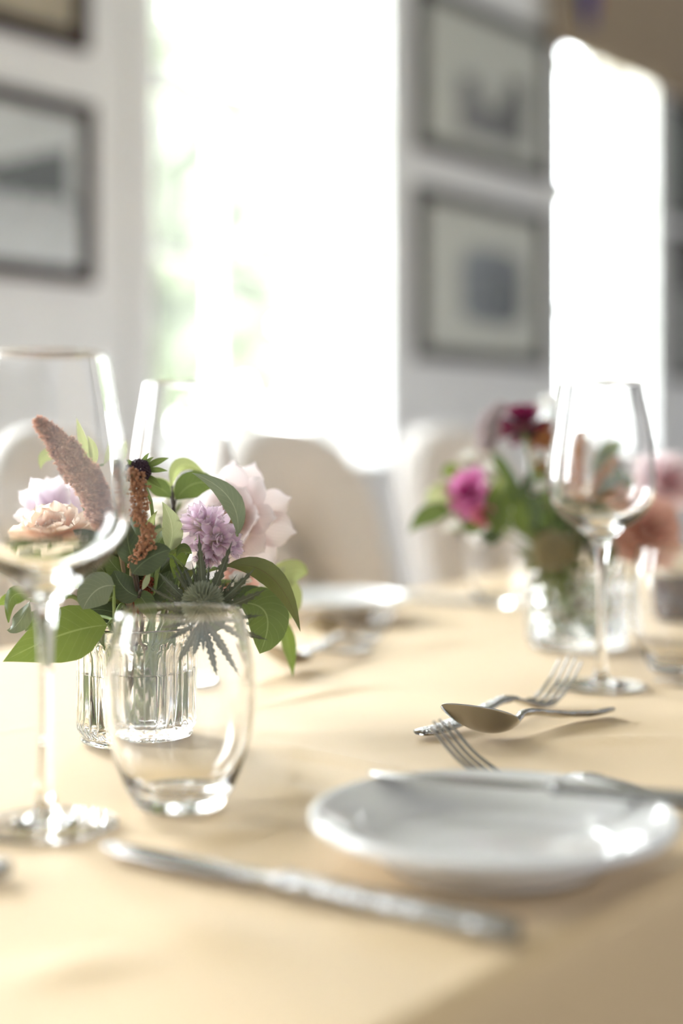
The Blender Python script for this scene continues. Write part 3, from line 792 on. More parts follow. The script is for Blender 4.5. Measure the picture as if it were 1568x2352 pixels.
def leaf(m, base, ctrl, tip, width, shape='ovate', fold=.18, roll=0.0, face=None, nu=14, nv=6, wave=0.0, lobes=None, spiny=0.0):
    base, ctrl, tip = Vector(base), Vector(ctrl), Vector(tip)
    face = Vector(face) if face is not None else Vector((0, -1, .25))
    pts, uvs = [], []; ph = random.uniform(0, 6)
    for i in range(nu+1):
        u = i/nu
        p = base*(1-u)**2+ctrl*2*u*(1-u)+tip*u*u
        tg = (ctrl-base)*2*(1-u)+(tip-ctrl)*2*u
        tg = tg.normalized() if tg.length > 1e-9 else (tip-base).normalized()
        sd = tg.cross(face); sd = sd.normalized() if sd.length > 1e-6 else tg.orthogonal().normalized()
        nm = sd.cross(tg).normalized()
        sd = Matrix.Rotation(roll, 3, tg) @ sd; nm = Matrix.Rotation(roll, 3, tg) @ nm
        hw = interp(SHAPES[shape], u)*width/2
        if spiny: hw *= (1+spiny*(1 if i % 2 else -.55)*(1 if 0 < i < nu-1 else 0))
        r, q = [], []
        for j in range(nv+1):
            v = j/nv*2-1
            r.append(p+sd*hw*v+nm*(-fold*hw*abs(v)+wave*width*math.sin(u*9+ph+v*1.5)*abs(v))); q.append((u, (v+1)/2))
        pts.append(r); uvs.append(q)
    m.grid(pts, uvs=uvs)
def petal(m, M, L, Wd, cup=.35, curl=.3, tipshape=.5, nu=10, nv=6, ruffle=0.0, ph=0.0):
    """petal along local +x, opening upward (+z); M places it"""
    pts, uvs = [], []
    for i in range(nu+1):
        u = i/nu
        w = Wd/2*interp([(0, .28), (.25, .66), (.5, .95), (.68, 1), (.82, .86), (.91, lerp(.48, .80, tipshape)), (.97, lerp(.22, .56, tipshape)), (1, lerp(.02, .38, tipshape))], u)
        x = L*(u-.12*curl*u*u); z = L*curl*(u*u)*.55
        r, q = [], []
        for j in range(nv+1):
            v = j/nv*2-1
            r.append(M @ Vector((x-.07*L*abs(v)**2*u**6, w*v, z+cup*w*v*v+ruffle*L*math.sin(v*6+ph)*u*u))); q.append((u, (v+1)/2))
        pts.append(r); uvs.append(q)
    m.grid(pts, uvs=uvs)
def frame_z(axis):
    z = Vector(axis).normalized(); x = z.orthogonal().normalized(); y = z.cross(x)
    return Matrix((x, y, z)).transposed().to_4x4()
def flower_petals(m, c, axis, R, layers, jit=.12):
    """layers: (count, radius fraction, width fraction, elevation deg, cup, curl, tip, ruffle, base offset)"""
    F = Matrix.Translation(Vector(c)) @ frame_z(axis)
    for li, (n, rf, wf, el, cup, curl, tp, ruf, bo) in enumerate(layers):
        for k in range(n):
            az = 2*PI*(k+.5*(li % 2)+random.uniform(-.2, .2))/n
            e = math.radians(el+random.uniform(-1, 1)*jit*40)
            M = F @ Matrix.Rotation(az, 4, 'Z') @ Matrix.Translation(Vector((R*.06, 0, bo*R))) @ Matrix.Rotation(-e, 4, 'Y') @ Matrix.Rotation(random.uniform(-1, 1)*jit, 4, 'X')
            s = random.uniform(.92, 1.08)
            petal(m, M, R*rf*s, R*wf*s, cup, curl, tp, ruffle=ruf, ph=random.uniform(0, 6))
def stem_path(v, top, k=0, R=.026, H=.0715, ease=None):
    """from the vase floor, out over the rim, up to the bloom"""
    top = Vector(top); a = k*2.399
    foot = Vector((v.x+R*.8*math.cos(a), v.y+R*.8*math.sin(a), H0+.0125))
    d = Vector((top.x-v.x, top.y-v.y, 0)); dl = d.length
    d = d/dl if dl > 1e-6 else Vector((1, 0, 0))
    rim = Vector((v.x, v.y, H0+H))+d*min(R*.93, dl*.6)+Vector((-d.y, d.x, 0))*R*.18*math.sin(a*2)
    mid = rim.lerp(top, .5)+Vector((0, 0, .012))
    return [Vector(q) for q in spline([foot, foot.lerp(rim, .55), rim, mid, top], 6)]
def flower(name, label, cat, v, c, axis, R, layers, pm, k, group, stem_r=.0016, centre=None, H=.0715, VR_=.026, jit=.12, sepal=True, stem_mat=None, extra=()):
    c = Vector(c); t = thing(name, label, cat, (v.x, v.y, H0+.0125), 0, group)
    ax = Vector(axis).normalized()
    m = MB(); m.tube(stem_path(v, c-ax*R*.25, k, VR_, H), stem_r, 8); m.build('stem', stem_mat or M_STEM, t)
    m = MB(); flower_petals(m, c, axis, R, layers, jit)
    for ec, ea, er in extra: flower_petals(m, ec, ea, er, layers, jit)
    m.build('petals', pm, t)
    if sepal:
        m = MB()
        F = Matrix.Translation(c-ax*R*.16) @ frame_z(axis)
        for q in range(6):
            petal(m, F @ Matrix.Rotation(q*PI/3, 4, 'Z') @ Matrix.Rotation(-.25, 4, 'Y'), R*.5, R*.24, .3, .2, .2)
        m.build('sepals', LM['mid'], t)
    if centre:
        cm, cr, cn = centre; m = MB()
        F = Matrix.Translation(c) @ frame_z(axis)
        for q in range(cn):
            rr = cr*math.sqrt(q/cn); a = q*2.399
            m.blob(F @ Vector((rr*math.cos(a), rr*math.sin(a), R*.12+.35*(cr-rr*rr/cr))), cr*.13)
        m.build('centre', cm, t)
    return t
def sprig(label, cat, v, hub, leaves, k, group, name='leafy_sprig', H=.0715, VR_=.026, stem=None, r=.0014):
    """leaves: (material, base, ctrl, tip, width, shape, kw)"""
    hub = Vector(hub); t = thing(name, label, cat, (v.x, v.y, H0+.0125), 0, group)
    m = MB(); m.tube(stem_path(v, hub, k, VR_, H), [r]*24+[r*.8], 8)
    for (mt, b, c, tp, w, sh, kw) in leaves:
        b = Vector(b)
        if (b-hub).length > .003: m.tube(bez(hub, hub.lerp(b, .5)+Vector((0, 0, (b-hub).length*.15)), b, 6), [r*.8]*4+[r*.55]*3, 6)
    m.build('stem', stem or M_STEM, t)
    for (mt, b, c, tp, w, sh, kw) in leaves:
        q = MB(); leaf(q, b, c, tp, w, sh, **kw); q.build('leaf', LM[mt], t)
    return t
def lf(mt, Y, b, c, tp, wpx, sh='ovate', dy=(0, 0, 0), **kw):
    """leaf given by image positions at distance Y (+dy for base, middle and tip)"""
    return (mt, P(*b, Y+dy[0]), P(*c, Y+dy[1]), P(*tp, Y+dy[2]), wpx*Y/FPX, sh, kw)
BL = 'stems in the left flower vase'; BR = 'stems in the right flower vase'

# ---- left arrangement: blooms
blush = petal_mat('blush_petal', (.88, .74, .62), (.94, .87, .88), .5, .08, mid=(.92, .81, .80))
flower('dahlia', 'large blush pink broad-petalled dahlia on the right of the left arrangement', 'flower', VL, P(540, 1200, .985), (-.25, -.75, .22), .0395,
       [(9, 1.08, .60, 4, .16, .10, .42, 0, -.10), (9, 1.02, .56, 20, .2, .14, .38, 0, -.04), (8, .84, .50, 38, .28, .2, .35, 0, .0), (6, .55, .40, 58, .4, .2, .4, 0, .04)], blush, 1, BL, .0022,
       (mat('yellow_florets', (.62, .52, .20), .7), .008, 40))
lil = petal_mat('lilac_petal', (.72, .70, .50), (.92, .80, .88), .42, .08, mid=(.84, .64, .78))
flower('double_clematis', 'small lilac pink spiky-petalled bloom at the centre of the left arrangement', 'flower', VL, P(468, 1208, .888), (-.10, -.62, .70), .0155,
       [(9, 1.15, .36, -8, .32, .25, .0, .0, -.12), (9, 1.05, .34, 16, .35, .2, .0, 0, -.03), (9, .98, .34, 36, .4, .15, .02, .03, .05), (8, .85, .32, 56, .45, .1, .05, .04, .12), (6, .7, .28, 76, .5, .0, .05, .03, .16)], lil, 2, BL, .0013, jit=.5, extra=((P(497, 1238, .884), (.30, -.85, .10), .0150), (P(520, 1252, .889), (.70, -.55, .05), .0110), (P(480, 1262, .886), (.05, -.7, -.65), .0120)))
pale = petal_mat('pale_lilac_petal', (.78, .62, .74), (.94, .89, .93), .55, .06, mid=(.87, .75, .85))
flower('dahlia', 'pale lilac dahlia behind the peach bloom, seen through the near wine glass', 'flower', VL, P(128, 1190, .975), (.02, -.62, .55), .0285,
       [(9, 1.06, .52, 4, .2, .12, .15, 0, -.08), (9, 1.0, .46, 22, .25, .15, .15, 0, 0), (7, .75, .4, 44, .3, .2, .2, 0, .05)], pale, 3, BL, .0018)
peach = petal_mat('peach_petal', (.92, .62, .44), (.96, .82, .69), .58, .04, mid=(.95, .73, .57))
flower('ruffled_dahlia', 'ruffled peach bloom behind the bowl of the near wine glass', 'flower', VL, P(128, 1262, .925), (-.05, -.45, .75), .0325,
       [(9, 1.0, .72, 6, .3, .1, .9, .03, -.10), (9, .95, .66, 24, .35, .1, .9, .05, -.02), (9, .78, .56, 44, .4, .1, .9, .07, .04), (8, .6, .5, 62, .4, .1, .9, .09, .08), (6, .45, .4, 80, .5, 0, .9, .1, .1)], peach, 4, BL, .002)
coral = petal_mat('coral_petal', (.66, .30, .22), (.80, .50, .42), .35, .08)
flower('ruffled_dahlia', 'small coral pink bloom tucked below the blush dahlia', 'flower', VL, P(545, 1345, .965), (.15, -.7, .3), .0135,
       [(8, 1.0, .6, 10, .3, .1, .6, 0, 0), (7, .8, .5, 40, .4, .1, .6, 0, .05), (5, .5, .4, 70, .4, 0, .6, 0, .08)], coral, 5, BL)
white = petal_mat('white_petal', (.80, .78, .70), (.92, .90, .88), .5, .05)
for i, (x, y, Y, R) in enumerate(((390, 1168, 1.0, .0135), (432, 1118, 1.015, .010), (550, 1335, .955, .008), (372, 1190, 1.03, .011))):
    flower('white_blossom', ['white blossom behind the dark twig of the left arrangement', 'white blossom under the arched lime leaf', 'small white blossom beside the coral bloom', 'white blossom beside the rusty tassel, lower of the pair behind the twig'][i], 'flower', VL, P(x, y, Y), (.1, -.6, .6), R,
           [(6, 1, .7, 10, .3, .1, .7, .03, 0), (5, .7, .6, 45, .4, .1, .7, .03, .05)], white, 6+i, BL, .0012)

# dark scabious with long green sepals
c = P(317, 1083, .868); t = thing('scabious', 'dark maroon scabious head with green sepals, highest in the left arrangement', 'flower', (VL.x, VL.y, H0+.0125), 0, BL)
m = MB(); m.tube(stem_path(VL, P(352, 1192, .885), 11)[:-2]+[P(352, 1192, .885), P(346, 1150, .875), P(330, 1108, .869), c], .0011, 8); m.build('stem', LM['bright'] and M_STEM, t)
m = MB(); ax = Vector((-.28, -.35, .85)).normalized(); F = Matrix.Translation(c) @ frame_z(ax)
for q in range(230):
    zz = 1-1.75*q/230; rr = math.sqrt(max(0, 1-zz*zz)); a = q*2.399
    m.blob(F @ Vector((.0073*rr*math.cos(a), .0073*rr*math.sin(a), .0066*zz)), .00115)
m.build('head', mat('maroon_florets', (.035, .010, .022), .6), t)
m = MB()
for (x, y, w, d) in ((388, 1052, 13, -.004), (386, 1082, 11, -.002), (343, 1040, 9, .006), (353, 1050, 8, .004), (372, 1122, 14, -.003), (290, 1056, 11, -.006), (300, 1128, 9, -.006), (288, 1098, 9, .004)):
    tp = P(x, y, .868+d); leaf(m, c.lerp(tp, .22), c.lerp(tp, .6)+Vector((0, -.001, .0016)), tp, w*1.3*.868/FPX, 'lance', nu=8, nv=2, roll=.5)
m.build('sepals', LM['mid'], t)

# amaranth plume and tassel
def plume(label, path, rads, n, br, col, k, v=VL, grp=BL, H=.0715, VR_=.026, name='amaranth_plume', lumpy=.34, freq=18, core=.66, fuzz=False):
    t = thing(name, label, 'flower', (v.x, v.y, H0+.0125), 0, grp)
    pts = [Vector(p) for p in path]
    m = MB(); m.tube(stem_path(v, pts[0], k, VR_, H), .0014, 8); m.tube(pts, [.0011]*len(pts), 6); m.build('stem', M_STEMB, t)
    m = MB(); sp_ = spline(pts, 10); N_ = len(sp_)-1
    m.tube(sp_, [max(.0003, interp(rads, i/N_)*core) for i in range(N_+1)], 10)
    for q in range(n):
        u = random.random(); i = min(N_-1, int(u*N_)); p = sp_[i].lerp(sp_[i+1], u*N_-i); tg = (sp_[i+1]-sp_[i]).normalized()
        a = random.uniform(0, 2*PI); x = tg.orthogonal().normalized(); y = tg.cross(x)
        lump = 1+lumpy*noise.noise(Vector((u*freq, math.cos(a)*1.6, math.sin(a)*1.6+k)))
        rr = interp(rads, u)*lump*random.uniform(.66, 1.12)
        dr = x*math.cos(a)+y*math.sin(a)
        m.blob(p+dr*rr, br*random.uniform(.7, 1.2))
        if fuzz and q % 2 == 0:
            p0 = p+dr*rr*.9; p1 = p0+(dr+tg*random.uniform(-.3, .9)).normalized()*br*random.uniform(1.6, 3.4)
            m.tube([p0, p0.lerp(p1, .6), p1], [br*.30, br*.34, br*.08], 4, cap=False)
    m.build('florets', col, t); return t
def floret(name, c, tr=.3):
    return petal_mat(name, c, [min(1, v*1.25) for v in c], tr, 0.0, .7)
plume('thick pink-brown amaranth plume leaning left across the near wine glass', [P(262, 1225, .885), P(238, 1160, .875), P(195, 1092, .868), P(140, 1022, .862), P(82, 962, .858)],
      [(0, .0060), (.15, .0092), (.4, .0098), (.7, .0080), (.88, .0044), (.96, .0020), (1, .0004)], 4200, .00105, floret('pink_brown_florets', (.78, .57, .47), .6), 12, fuzz=True)
plume('rusty orange amaranth tassel hanging beside the dark scabious', [P(303, 1300, .872), P(322, 1268, .862), P(342, 1228, .858), P(318, 1185, .857), P(322, 1140, .857), P(318, 1108, .857), P(296, 1078, .858)],
      [(0, .0022), (.2, .0036), (.5, .0036), (.8, .0044), (1, .0024)], 640, .00115, floret('rust_florets', (.50, .25, .14)), 13, lumpy=.95, freq=34, core=.30)
plume('short rusty amaranth tuft low in the left arrangement, beside the dry leaf', [P(300, 1395, .9), P(325, 1365, .895), P(345, 1325, .893)],
      [(0, .003), (.5, .006), (1, .002)], 500, .0009, floret('dark_rust_florets', (.30, .075, .03)), 14)

# sea holly
def sea_holly(label, v, c, ax, cr, tips, Y, k, grp, H=.0715, VR_=.026, bm='thistle', cone=None):
    c = Vector(c); t = thing('sea_holly', label, 'flower', (v.x, v.y, H0+.0125), 0, grp)
    ax = Vector(ax).normalized()
    m = MB(); m.tube(stem_path(v, c-ax*cr*1.1, k, VR_, H), .0015, 8); m.build('stem', M_STEM, t)
    m = MB(); F = Matrix.Translation(c) @ frame_z(ax); n = 260
    for q in range(n):
        zz = 1-1.55*q/n; rr = math.sqrt(max(0, 1-zz*zz)); a = q*2.399
        d = Vector((rr*math.cos(a), rr*math.sin(a), zz*1.05))
        p0 = F @ (d*cr*.82); p1 = F @ (d*cr*1.34)
        m.tube([p0, p0.lerp(p1, .6), p1], [cr*.05, cr*.062, cr*.018], 5, cap=False)
    m.lathe([(.0001, -cr*.7), (cr*.6, -cr*.55), (cr*.86, 0), (cr*.6, cr*.62), (.0001, cr*.88)], 20, F)
    m.build('cone', cone, t)
    root = c-ax*cr*.75
    for (x, y, w, d) in tips:
        tp = P(x, y, Y+d); q = MB()
        b = root.lerp(tp, .10); mid = b.lerp(tp, .5)-ax*.003
        leaf(q, b, mid, tp, w*.72*Y/FPX, 'lance', fold=.25, roll=random.uniform(-.5, .5), nu=18, nv=4, spiny=.42)
        # needle teeth along the edge
        for s in range(3, 11):
            u = s/12; p = b*(1-u)**2+mid*2*u*(1-u)+tp*u*u; tg = (tp-b).normalized(); sd = tg.cross(Vector((0, -1, .2))).normalized()
            for sg in (-1, 1):
                hw = interp(SHAPES['lance'], u)*w*.72*Y/FPX/2
                p0 = p+sd*sg*hw*.8; q.tube([p0, p0+sd*sg*w*Y/FPX*.26+tg*w*Y/FPX*.30], [.00022, .00005], 4, cap=False)
        q.build('bract', LM[bm], t)
    return t
M_CONE = mat('thistle_cone', (.27, .29, .20), .6, var=.3, vscale=300)
sea_holly('grey-green sea holly with spiny bracts just above the front tumbler', VL, P(466, 1386, .866), (-.03, -.40, .90), .0098,
          [(456, 1222, 24, .004), (534, 1240, 26, .0), (586, 1304, 26, -.004), (612, 1352, 26, -.006), (606, 1412, 18, -.01), (616, 1470, 22, -.006), (404, 1528, 26, -.012), (443, 1512, 26, -.014), (505, 1560, 24, -.012), (548, 1520, 26, -.008), (574, 1560, 22, -.002),
           (362, 1312, 26, .004), (395, 1300, 16, .008), (418, 1292, 14, .01), (346, 1378, 20, .0), (352, 1408, 18, -.004), (440, 1290, 14, .012), (500, 1300, 16, .01), (380, 1470, 20, -.008), (425, 1300, 13, .012), (480, 1285, 13, .012), (520, 1330, 16, .004), (372, 1345, 14, .006), (408, 1320, 10, .012), (450, 1285, 11, .014), (513, 1290, 11, .012), (545, 1318, 12, .008), (560, 1350, 12, .004), (392, 1268, 10, .014), (470, 1262, 10, .016), (330, 1340, 14, .012), (360, 1440, 16, -.004), (520, 1480, 14, -.012), (565, 1440, 14, -.01), (470, 1500, 14, -.014)], .866, 15, BL, cone=M_CONE)

# ---- left arrangement: foliage
sprig('sprig with one large glossy backlit leaf reaching left over the table', 'foliage', VL, P(262, 1425, .885), [
    lf('bright', .872, (246, 1436), (150, 1440), (6, 1520), 138, 'ovate', dy=(.004, 0, -.006), fold=.10, roll=.2),
    lf('grey', .868, (262, 1345), (215, 1340), (190, 1400), 78, 'round', fold=.05, roll=-.2),
    lf('mid', .90, (200, 1420), (165, 1400), (120, 1440), 44, 'ovate'),
    lf('dark', .895, (290, 1420), (240, 1390), (190, 1405), 60, 'ovate', roll=.5)], 16, BL)
sprig('sprig of round dark leaves in the middle below the rusty tassel', 'foliage', VL, P(318, 1375, .885), [
    lf('dark', .862, (304, 1318), (335, 1275), (392, 1262), 66, 'round', fold=.12),
    lf('dark', .878, (318, 1370), (280, 1360), (262, 1310), 60, 'round'),
    lf('dark', .872, (312, 1300), (285, 1250), (296, 1195), 58, 'ovate', roll=.4),
    lf('mid', .882, (310, 1360), (340, 1380), (350, 1432), 48, 'ovate'),
    lf('pale', .866, (326, 1355), (338, 1335), (344, 1308), 15, 'lance'),
    lf('dark', .895, (330, 1380), (375, 1350), (390, 1310), 60, 'ovate'),
    lf('mid', .892, (300, 1330), (262, 1310), (240, 1265), 50, 'ovate')], 17, BL, stem=M_TWIG)
sprig('twig with arched lime leaves at the top of the left arrangement', 'foliage', VL, P(398, 1165, .945), [
    lf('lime', .955, (395, 1118), (400, 1032), (474, 1092), 34, 'lance', fold=.5, roll=.5),
    lf('mid', .955, (404, 1148), (440, 1088), (506, 1118), 66, 'ovate', roll=.2),
    lf('mid', .95, (392, 1142), (362, 1108), (326, 1106), 42, 'ovate'),
    lf('lime', .97, (400, 1150), (380, 1110), (345, 1098), 34, 'ovate')], 18, BL, stem=M_TWIG)
sprig('long narrow leaf curving over the lilac bloom', 'foliage', VL, P(538, 1232, .90), [
    lf('grey', .872, (545, 1230), (560, 1130), (440, 1086), 52, 'lance', dy=(0, -.004, .01), fold=.2, roll=-.35),
    lf('mid', .905, (520, 1250), (500, 1240), (470, 1255), 40, 'ovate')], 19, BL)
sprig('olive leaf drooping down to the right of the sea holly', 'foliage', VL, P(520, 1300, .895), [
    lf('olive', .878, (520, 1300), (640, 1275), (690, 1452), 56, 'lance', dy=(0, 0, -.004), fold=.2, roll=.35)], 20, BL)
sprig('sprig of broad dark leaves behind the tumbler rim on the right', 'foliage', VL, P(545, 1400, .915), [
    lf('mid', .918, (550, 1385), (650, 1380), (596, 1502), 104, 'round', fold=.08),
    lf('dark', .93, (540, 1400), (560, 1360), (600, 1350), 50, 'ovate'),
    lf('dark', .925, (530, 1390), (500, 1420), (470, 1460), 60, 'ovate')], 21, BL)
sprig('lime green lobed leaves at the right side of the left arrangement', 'foliage', VL, P(612, 1385, .99), [
    lf('lime', .995, (618, 1372), (650, 1290), (708, 1316), 64, 'round', wave=.12),
    lf('lime', 1.0, (622, 1340), (680, 1340), (664, 1424), 62, 'round', wave=.1),
    lf('pale', .995, (618, 1372), (630, 1320), (655, 1302), 40, 'ovate', wave=.1),
    lf('bright', .985, (640, 1410), (665, 1470), (672, 1556), 38, 'lance', fold=.3, roll=.4)], 22, BL)
sprig('pale green leaf bud pointing up beside the rusty tassel', 'foliage', VL, P(378, 1272, .885), [
    lf('pale', .882, (384, 1268), (412, 1215), (372, 1152), 50, 'ovate', fold=.3),
    lf('lime', .875, (362, 1262), (326, 1222), (362, 1172), 26, 'lance', fold=.5, roll=.5),
    lf('pale', .868, (342, 1250), (348, 1222), (378, 1212), 16, 'lance', fold=.4),
    lf('bright', .886, (392, 1280), (400, 1235), (408, 1225), 24, 'lance', roll=.8),
    lf('mid', .876, (440, 1270), (415, 1240), (404, 1280), 22, 'lance', fold=.5),
    lf('bright', .89, (420, 1300), (410, 1270), (400, 1330), 50, 'ovate')], 23, BL)
sprig('pale lime leaves behind the amaranth plume, seen through the near wine glass', 'foliage', VL, P(180, 1110, .975), [
    lf('lime', .985, (140, 1052), (92, 1030), (92, 1084), 34, 'ovate'),
    lf('lime', .99, (222, 1078), (200, 1020), (184, 956), 28, 'ovate', fold=.4),
    lf('lime', .99, (225, 1080), (240, 1030), (212, 1000), 30, 'ovate'),
    lf('pale', .98, (262, 1070), (285, 1040), (288, 1010), 22, 'lance')], 24, BL)
sprig('curled leaves at the left edge behind the near wine glass stem', 'foliage', VL, P(110, 1395, .92), [
    lf('mid', .915, (75, 1370), (10, 1340), (20, 1430), 42, 'ovate', wave=.2, fold=.4),
    lf('grey', .91, (70, 1380), (40, 1450), (16, 1448), 40, 'ovate', wave=.2, fold=.5),
    lf('mid', .925, (90, 1400), (70, 1430), (58, 1450), 34, 'ovate', wave=.15),
    lf('bright', .93, (60, 1375), (20, 1365), (-6, 1392), 34, 'ovate', wave=.1),
    lf('dark', .90, (120, 1340), (60, 1300), (-10, 1310), 60, 'ovate', wave=.1),
    lf('grey', .905, (150, 1320), (120, 1300), (60, 1318), 60, 'ovate')], 25, BL)
rng = random.Random(5)
fill = []
for i in range(40):
    a = rng.uniform(0, 2*PI); r0 = rng.uniform(.008, .030)
    b = Vector((VL.x+r0*math.cos(a), VL.y+.008+r0*math.sin(a)*.8, TAB_Z+rng.uniform(.076, .118)))
    d = Vector((math.cos(a)*rng.uniform(.4, 1), math.sin(a)*.6, rng.uniform(.1, .9))).normalized()*rng.uniform(.018, .03)
    fill.append((rng.choice(['dark', 'dark', 'mid', 'olive']), b, b+d*.5+Vector((0, 0, .004)), b+d, rng.uniform(.011, .017), rng.choice(['ovate', 'round']), dict(roll=rng.uniform(-.8, .8), wave=.03)))
for i in range(4):
    sprig(['dark leaf sprig packed in the middle of the left arrangement', 'leaf sprig packed under the peach bloom', 'leaf sprig packed under the blush dahlia', 'leaf sprig packed at the back of the left arrangement'][i], 'foliage', VL,
          (VL.x+[0, -.02, .022, 0][i], VL.y+[-.012, 0, .004, .025][i], TAB_Z+.085), fill[i*10:i*10+10], 26+i, BL)

# ---- right arrangement (out of focus)
kw = dict(H=.0770, VR_=.034)
mag = petal_mat('magenta_petal', (.48, .06, .22), (.84, .42, .68), .5, .12, mid=(.68, .16, .44))
flower('clematis', 'magenta pink ragged bloom on the left of the right arrangement', 'flower', VR, P(1080, 1132, 1.285), (-.45, -.7, .25), .0255,
       [(10, 1, .5, 6, .3, .2, .3, .02, -.1), (9, .92, .46, 30, .35, .2, .3, .03, 0), (7, .7, .4, 55, .4, .1, .3, .03, .08)], mag, 1, BR, jit=.25, **kw)
pk = petal_mat('deep_pink_petal', (.52, .10, .16), (.74, .26, .36), .4, .08)
flower('clematis', 'deep pink bloom hanging just under the magenta one', 'flower', VR, P(1112, 1178, 1.27), (-.1, -.6, -.4), .0140,
       [(8, 1, .5, 20, .3, .2, .3, .02, 0), (6, .8, .45, 50, .4, .1, .3, .02, .05)], pk, 2, BR, **kw)
mar = petal_mat('maroon_petal', (.05, .012, .03), (.30, .012, .085), .3, .1, mid=(.10, .012, .04))
flower('dahlia', 'dark maroon bloom at the top of the right arrangement', 'flower', VR, P(1205, 980, 1.32), (.05, .30, .95), .0285,
       [(12, 1, .42, -12, .4, .1, .2, 0, -.15), (11, .95, .40, 12, .4, .1, .2, 0, -.05), (9, .8, .38, 38, .4, .1, .2, 0, .05), (7, .6, .3, 62, .4, .1, .2, 0, .1)], mar, 3, BR, stem_r=.0022, **kw)
plume('mauve veronica spike curving beside the maroon bloom', [P(1122, 1030, 1.30), P(1118, 1000, 1.298), P(1128, 958, 1.297), P(1158, 928, 1.297)], [(0, .006), (.5, .0095), (1, .003)], 800, .0015, floret('mauve_florets', (.62, .53, .54)), 4, VR, BR, .077, .034, name='veronica_spike')
for i, (p_, r_, lab) in enumerate((([P(1245, 1090, 1.32), P(1240, 1045, 1.315), P(1248, 1008, 1.312), P(1258, 970, 1.312)], .0090, 'orange amaranth tuft left of the right wine glass bowl'),
                                   ([P(1330, 1190, 1.30), P(1325, 1120, 1.29), P(1322, 1060, 1.285), P(1332, 985, 1.285)], .0062, 'tall orange amaranth spike seen through the right wine glass'),
                                   ([P(1345, 1180, 1.31), P(1370, 1110, 1.30), P(1405, 1070, 1.295), P(1425, 1060, 1.295)], .0040, 'orange amaranth spike bending right inside the right wine glass'),
                                   ([P(1300, 1170, 1.32), P(1290, 1100, 1.31), P(1282, 1050, 1.31)], .0045, 'short orange amaranth spike at the left side of the right wine glass'),
                                   ([P(1350, 1200, 1.31), P(1395, 1150, 1.30), P(1440, 1120, 1.295)], .0036, 'lowest orange amaranth spike inside the right wine glass'))):
    plume(lab, p_, [(0, r_*.5), (.4, r_), (.8, r_*.8), (1, r_*.3)], 320, .0015, floret('orange_florets', (.64, .30, .12), .4), 5+i, VR, BR, .077, .034)
coral2 = petal_mat('salmon_petal', (.74, .38, .29), (.88, .60, .49), .42, .06, mid=(.82, .48, .38))
flower('ruffled_dahlia', 'large salmon bloom right of the right wine glass', 'flower', VR, P(1478, 1225, 1.315), (.25, -.75, .3), .038,
       [(10, 1, .6, 6, .3, .1, .7, .02, -.1), (9, .9, .56, 26, .35, .15, .7, .03, 0), (8, .7, .5, 48, .4, .1, .7, .04, .05), (6, .5, .4, 70, .4, .1, .7, .04, .1)], coral2, 10, BR, .0022, **kw)
pkw = petal_mat('pink_white_petal', (.84, .50, .52), (.92, .84, .84), .5, .1, mid=(.90, .72, .74))
flower('dahlia', 'pale pink dahlia above the salmon bloom at the right edge', 'flower', VR, P(1532, 1112, 1.36), (.1, -.7, .45), .034,
       [(11, 1, .5, 8, .35, .15, .4, 0, -.1), (10, .9, .48, 28, .38, .2, .4, 0, 0), (8, .68, .4, 50, .4, .2, .4, 0, .05)], pkw, 11, BR, **kw)
for i, (x, y, Y, R) in enumerate(((1242, 1052, 1.30, .013), (1232, 1128, 1.29, .012), (1250, 1090, 1.33, .011), (1128, 1078, 1.31, .010), (1075, 1052, 1.33, .010), (1040, 1215, 1.30, .010), (1255, 930, 1.36, .010))):
    flower('white_blossom', ['white blossom under the orange amaranth tuft, left of the right wine glass', 'white blossom beside the widest part of the right wine glass', 'white blossom behind the left edge of the right wine glass', 'white blossom below the mauve spike', 'cream blossom above the magenta bloom', 'white blossom below the magenta bloom', 'white blossom by the rim of the right wine glass'][i], 'flower', VR, P(x, y, Y), (-.3, -.3, .8), R,
           [(6, 1, .7, 10, .3, .1, .7, .03, 0), (5, .7, .6, 45, .4, .1, .7, .03, .05)], white, 12+i, BR, .0012, **kw)
sea_holly('olive brown sea holly low in the right arrangement over the vase', VR, P(1268, 1268, 1.278), (-.1, -.55, .8), .0140,
          [(1195, 1300, 30, 0), (1180, 1260, 28, 0), (1210, 1210, 26, .01), (1260, 1190, 28, .01), (1310, 1200, 28, .01), (1345, 1250, 28, 0), (1350, 1300, 28, 0), (1300, 1390, 30, -.01), (1250, 1400, 30, -.01), (1215, 1355, 28, -.01), (1330, 1350, 28, -.01), (1235, 1330, 26, -.01), (1285, 1340, 28, -.01)], 1.278, 20, BR, .077, .034, cone=mat('brown_cone', (.36, .30, .17), .6, var=.3, vscale=200), bm='olive')
sprig('leafy stem reaching left under the magenta bloom', 'foliage', VR, P(1100, 1190, 1.30), [
    lf('mid', 1.29, (1040, 1172), (975, 1165), (938, 1226), 48, 'ovate'),
    lf('pale', 1.29, (1050, 1165), (1010, 1110), (975, 1158), 62, 'ovate', roll=-.7),
    lf('bright', 1.31, (1060, 1100), (1030, 1060), (1016, 1100), 36, 'ovate'),
    lf('olive', 1.29, (1090, 1190), (1060, 1180), (1040, 1170), 40, 'ovate'),
    lf('mid', 1.29, (1110, 1200), (1080, 1215), (1060, 1200), 40, 'ovate')], 21, BR, **kw)
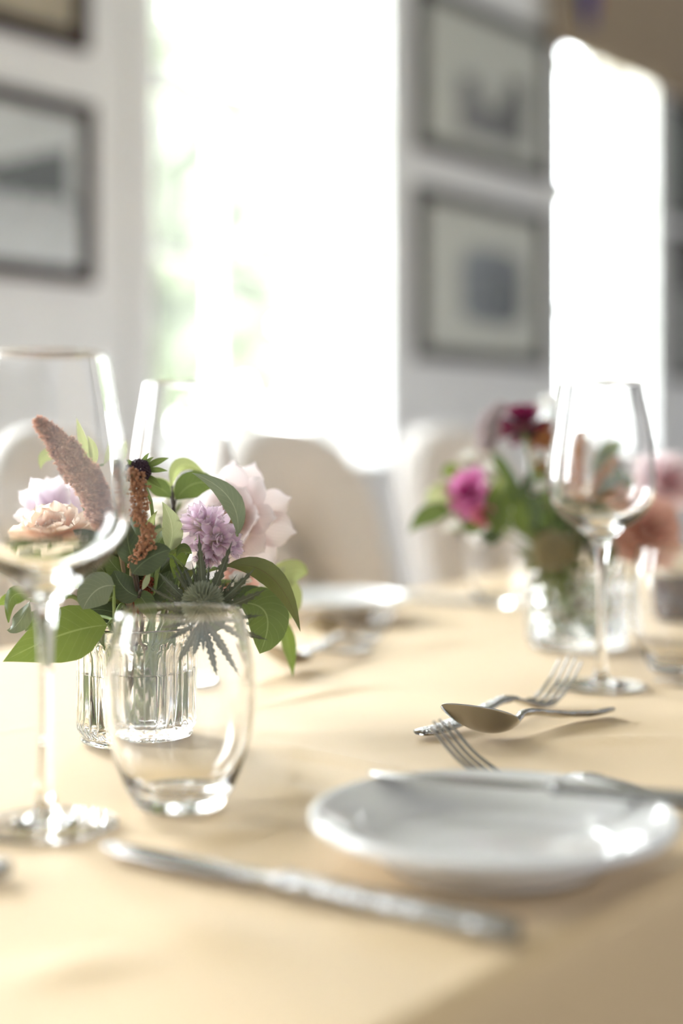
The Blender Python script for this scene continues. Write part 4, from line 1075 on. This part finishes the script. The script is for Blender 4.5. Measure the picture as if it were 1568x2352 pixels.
sprig('bright green leaves between the magenta bloom and the right wine glass', 'foliage', VR, P(1180, 1210, 1.28), [
    lf('bright', 1.262, (1165, 1215), (1130, 1160), (1140, 1105), 60, 'ovate'),
    lf('bright', 1.262, (1150, 1130), (1120, 1190), (1158, 1222), 54, 'ovate'),
    lf('mid', 1.28, (1190, 1180), (1170, 1120), (1172, 1075), 40, 'ovate'),
    lf('mid', 1.29, (1180, 1120), (1150, 1060), (1125, 1035), 30, 'lance'),
    lf('dark', 1.29, (1230, 1220), (1215, 1150), (1205, 1080), 50, 'ovate'),
    lf('lime', 1.30, (1165, 1160), (1150, 1110), (1150, 1080), 36, 'ovate'),
    lf('mid', 1.275, (1225, 1200), (1200, 1150), (1178, 1105), 52, 'ovate'),
    lf('bright', 1.27, (1200, 1230), (1190, 1180), (1200, 1140), 44, 'ovate'),
    lf('dark', 1.27, (1150, 1240), (1130, 1225), (1100, 1240), 44, 'ovate'),
    lf('mid', 1.30, (1240, 1180), (1240, 1120), (1225, 1070), 40, 'ovate')], 22, BR, **kw)
sprig('green leaf seen through the right wine glass near its rim', 'foliage', VR, P(1370, 1130, 1.33), [
    lf('mid', 1.33, (1375, 1060), (1400, 1030), (1440, 1010), 46, 'ovate'),
    lf('mid', 1.33, (1372, 1100), (1390, 1060), (1400, 1030), 50, 'ovate'),
    lf('grey', 1.32, (1400, 1120), (1380, 1090), (1372, 1060), 50, 'round'),
    lf('dark', 1.34, (1420, 1160), (1430, 1110), (1420, 1060), 46, 'ovate')], 23, BR, **kw)
fill = []
for i in range(36):
    a = rng.uniform(0, 2*PI); r0 = rng.uniform(.008, .038)
    b = Vector((VR.x+.0+r0*math.cos(a), VR.y+r0*math.sin(a)*.8, TAB_Z+rng.uniform(.085, .135)))
    d = Vector((math.cos(a)*rng.uniform(.4, 1), math.sin(a)*.6, rng.uniform(-.2, .8))).normalized()*rng.uniform(.022, .038)
    fill.append((rng.choice(['dark', 'mid', 'olive', 'olive']), b, b+d*.5+Vector((0, 0, .004)), b+d, rng.uniform(.013, .022), rng.choice(['ovate', 'round']), dict(roll=rng.uniform(-.8, .8), wave=.03)))
for i in range(3):
    sprig(['leaf sprig packed in the middle of the right arrangement', 'leaf sprig packed on the left of the right arrangement', 'leaf sprig packed under the salmon bloom'][i], 'foliage', VR,
          (VR.x+[0, -.03, .03][i], VR.y, TAB_Z+.092), fill[i*12:i*12+12], 24+i, BR, **kw)
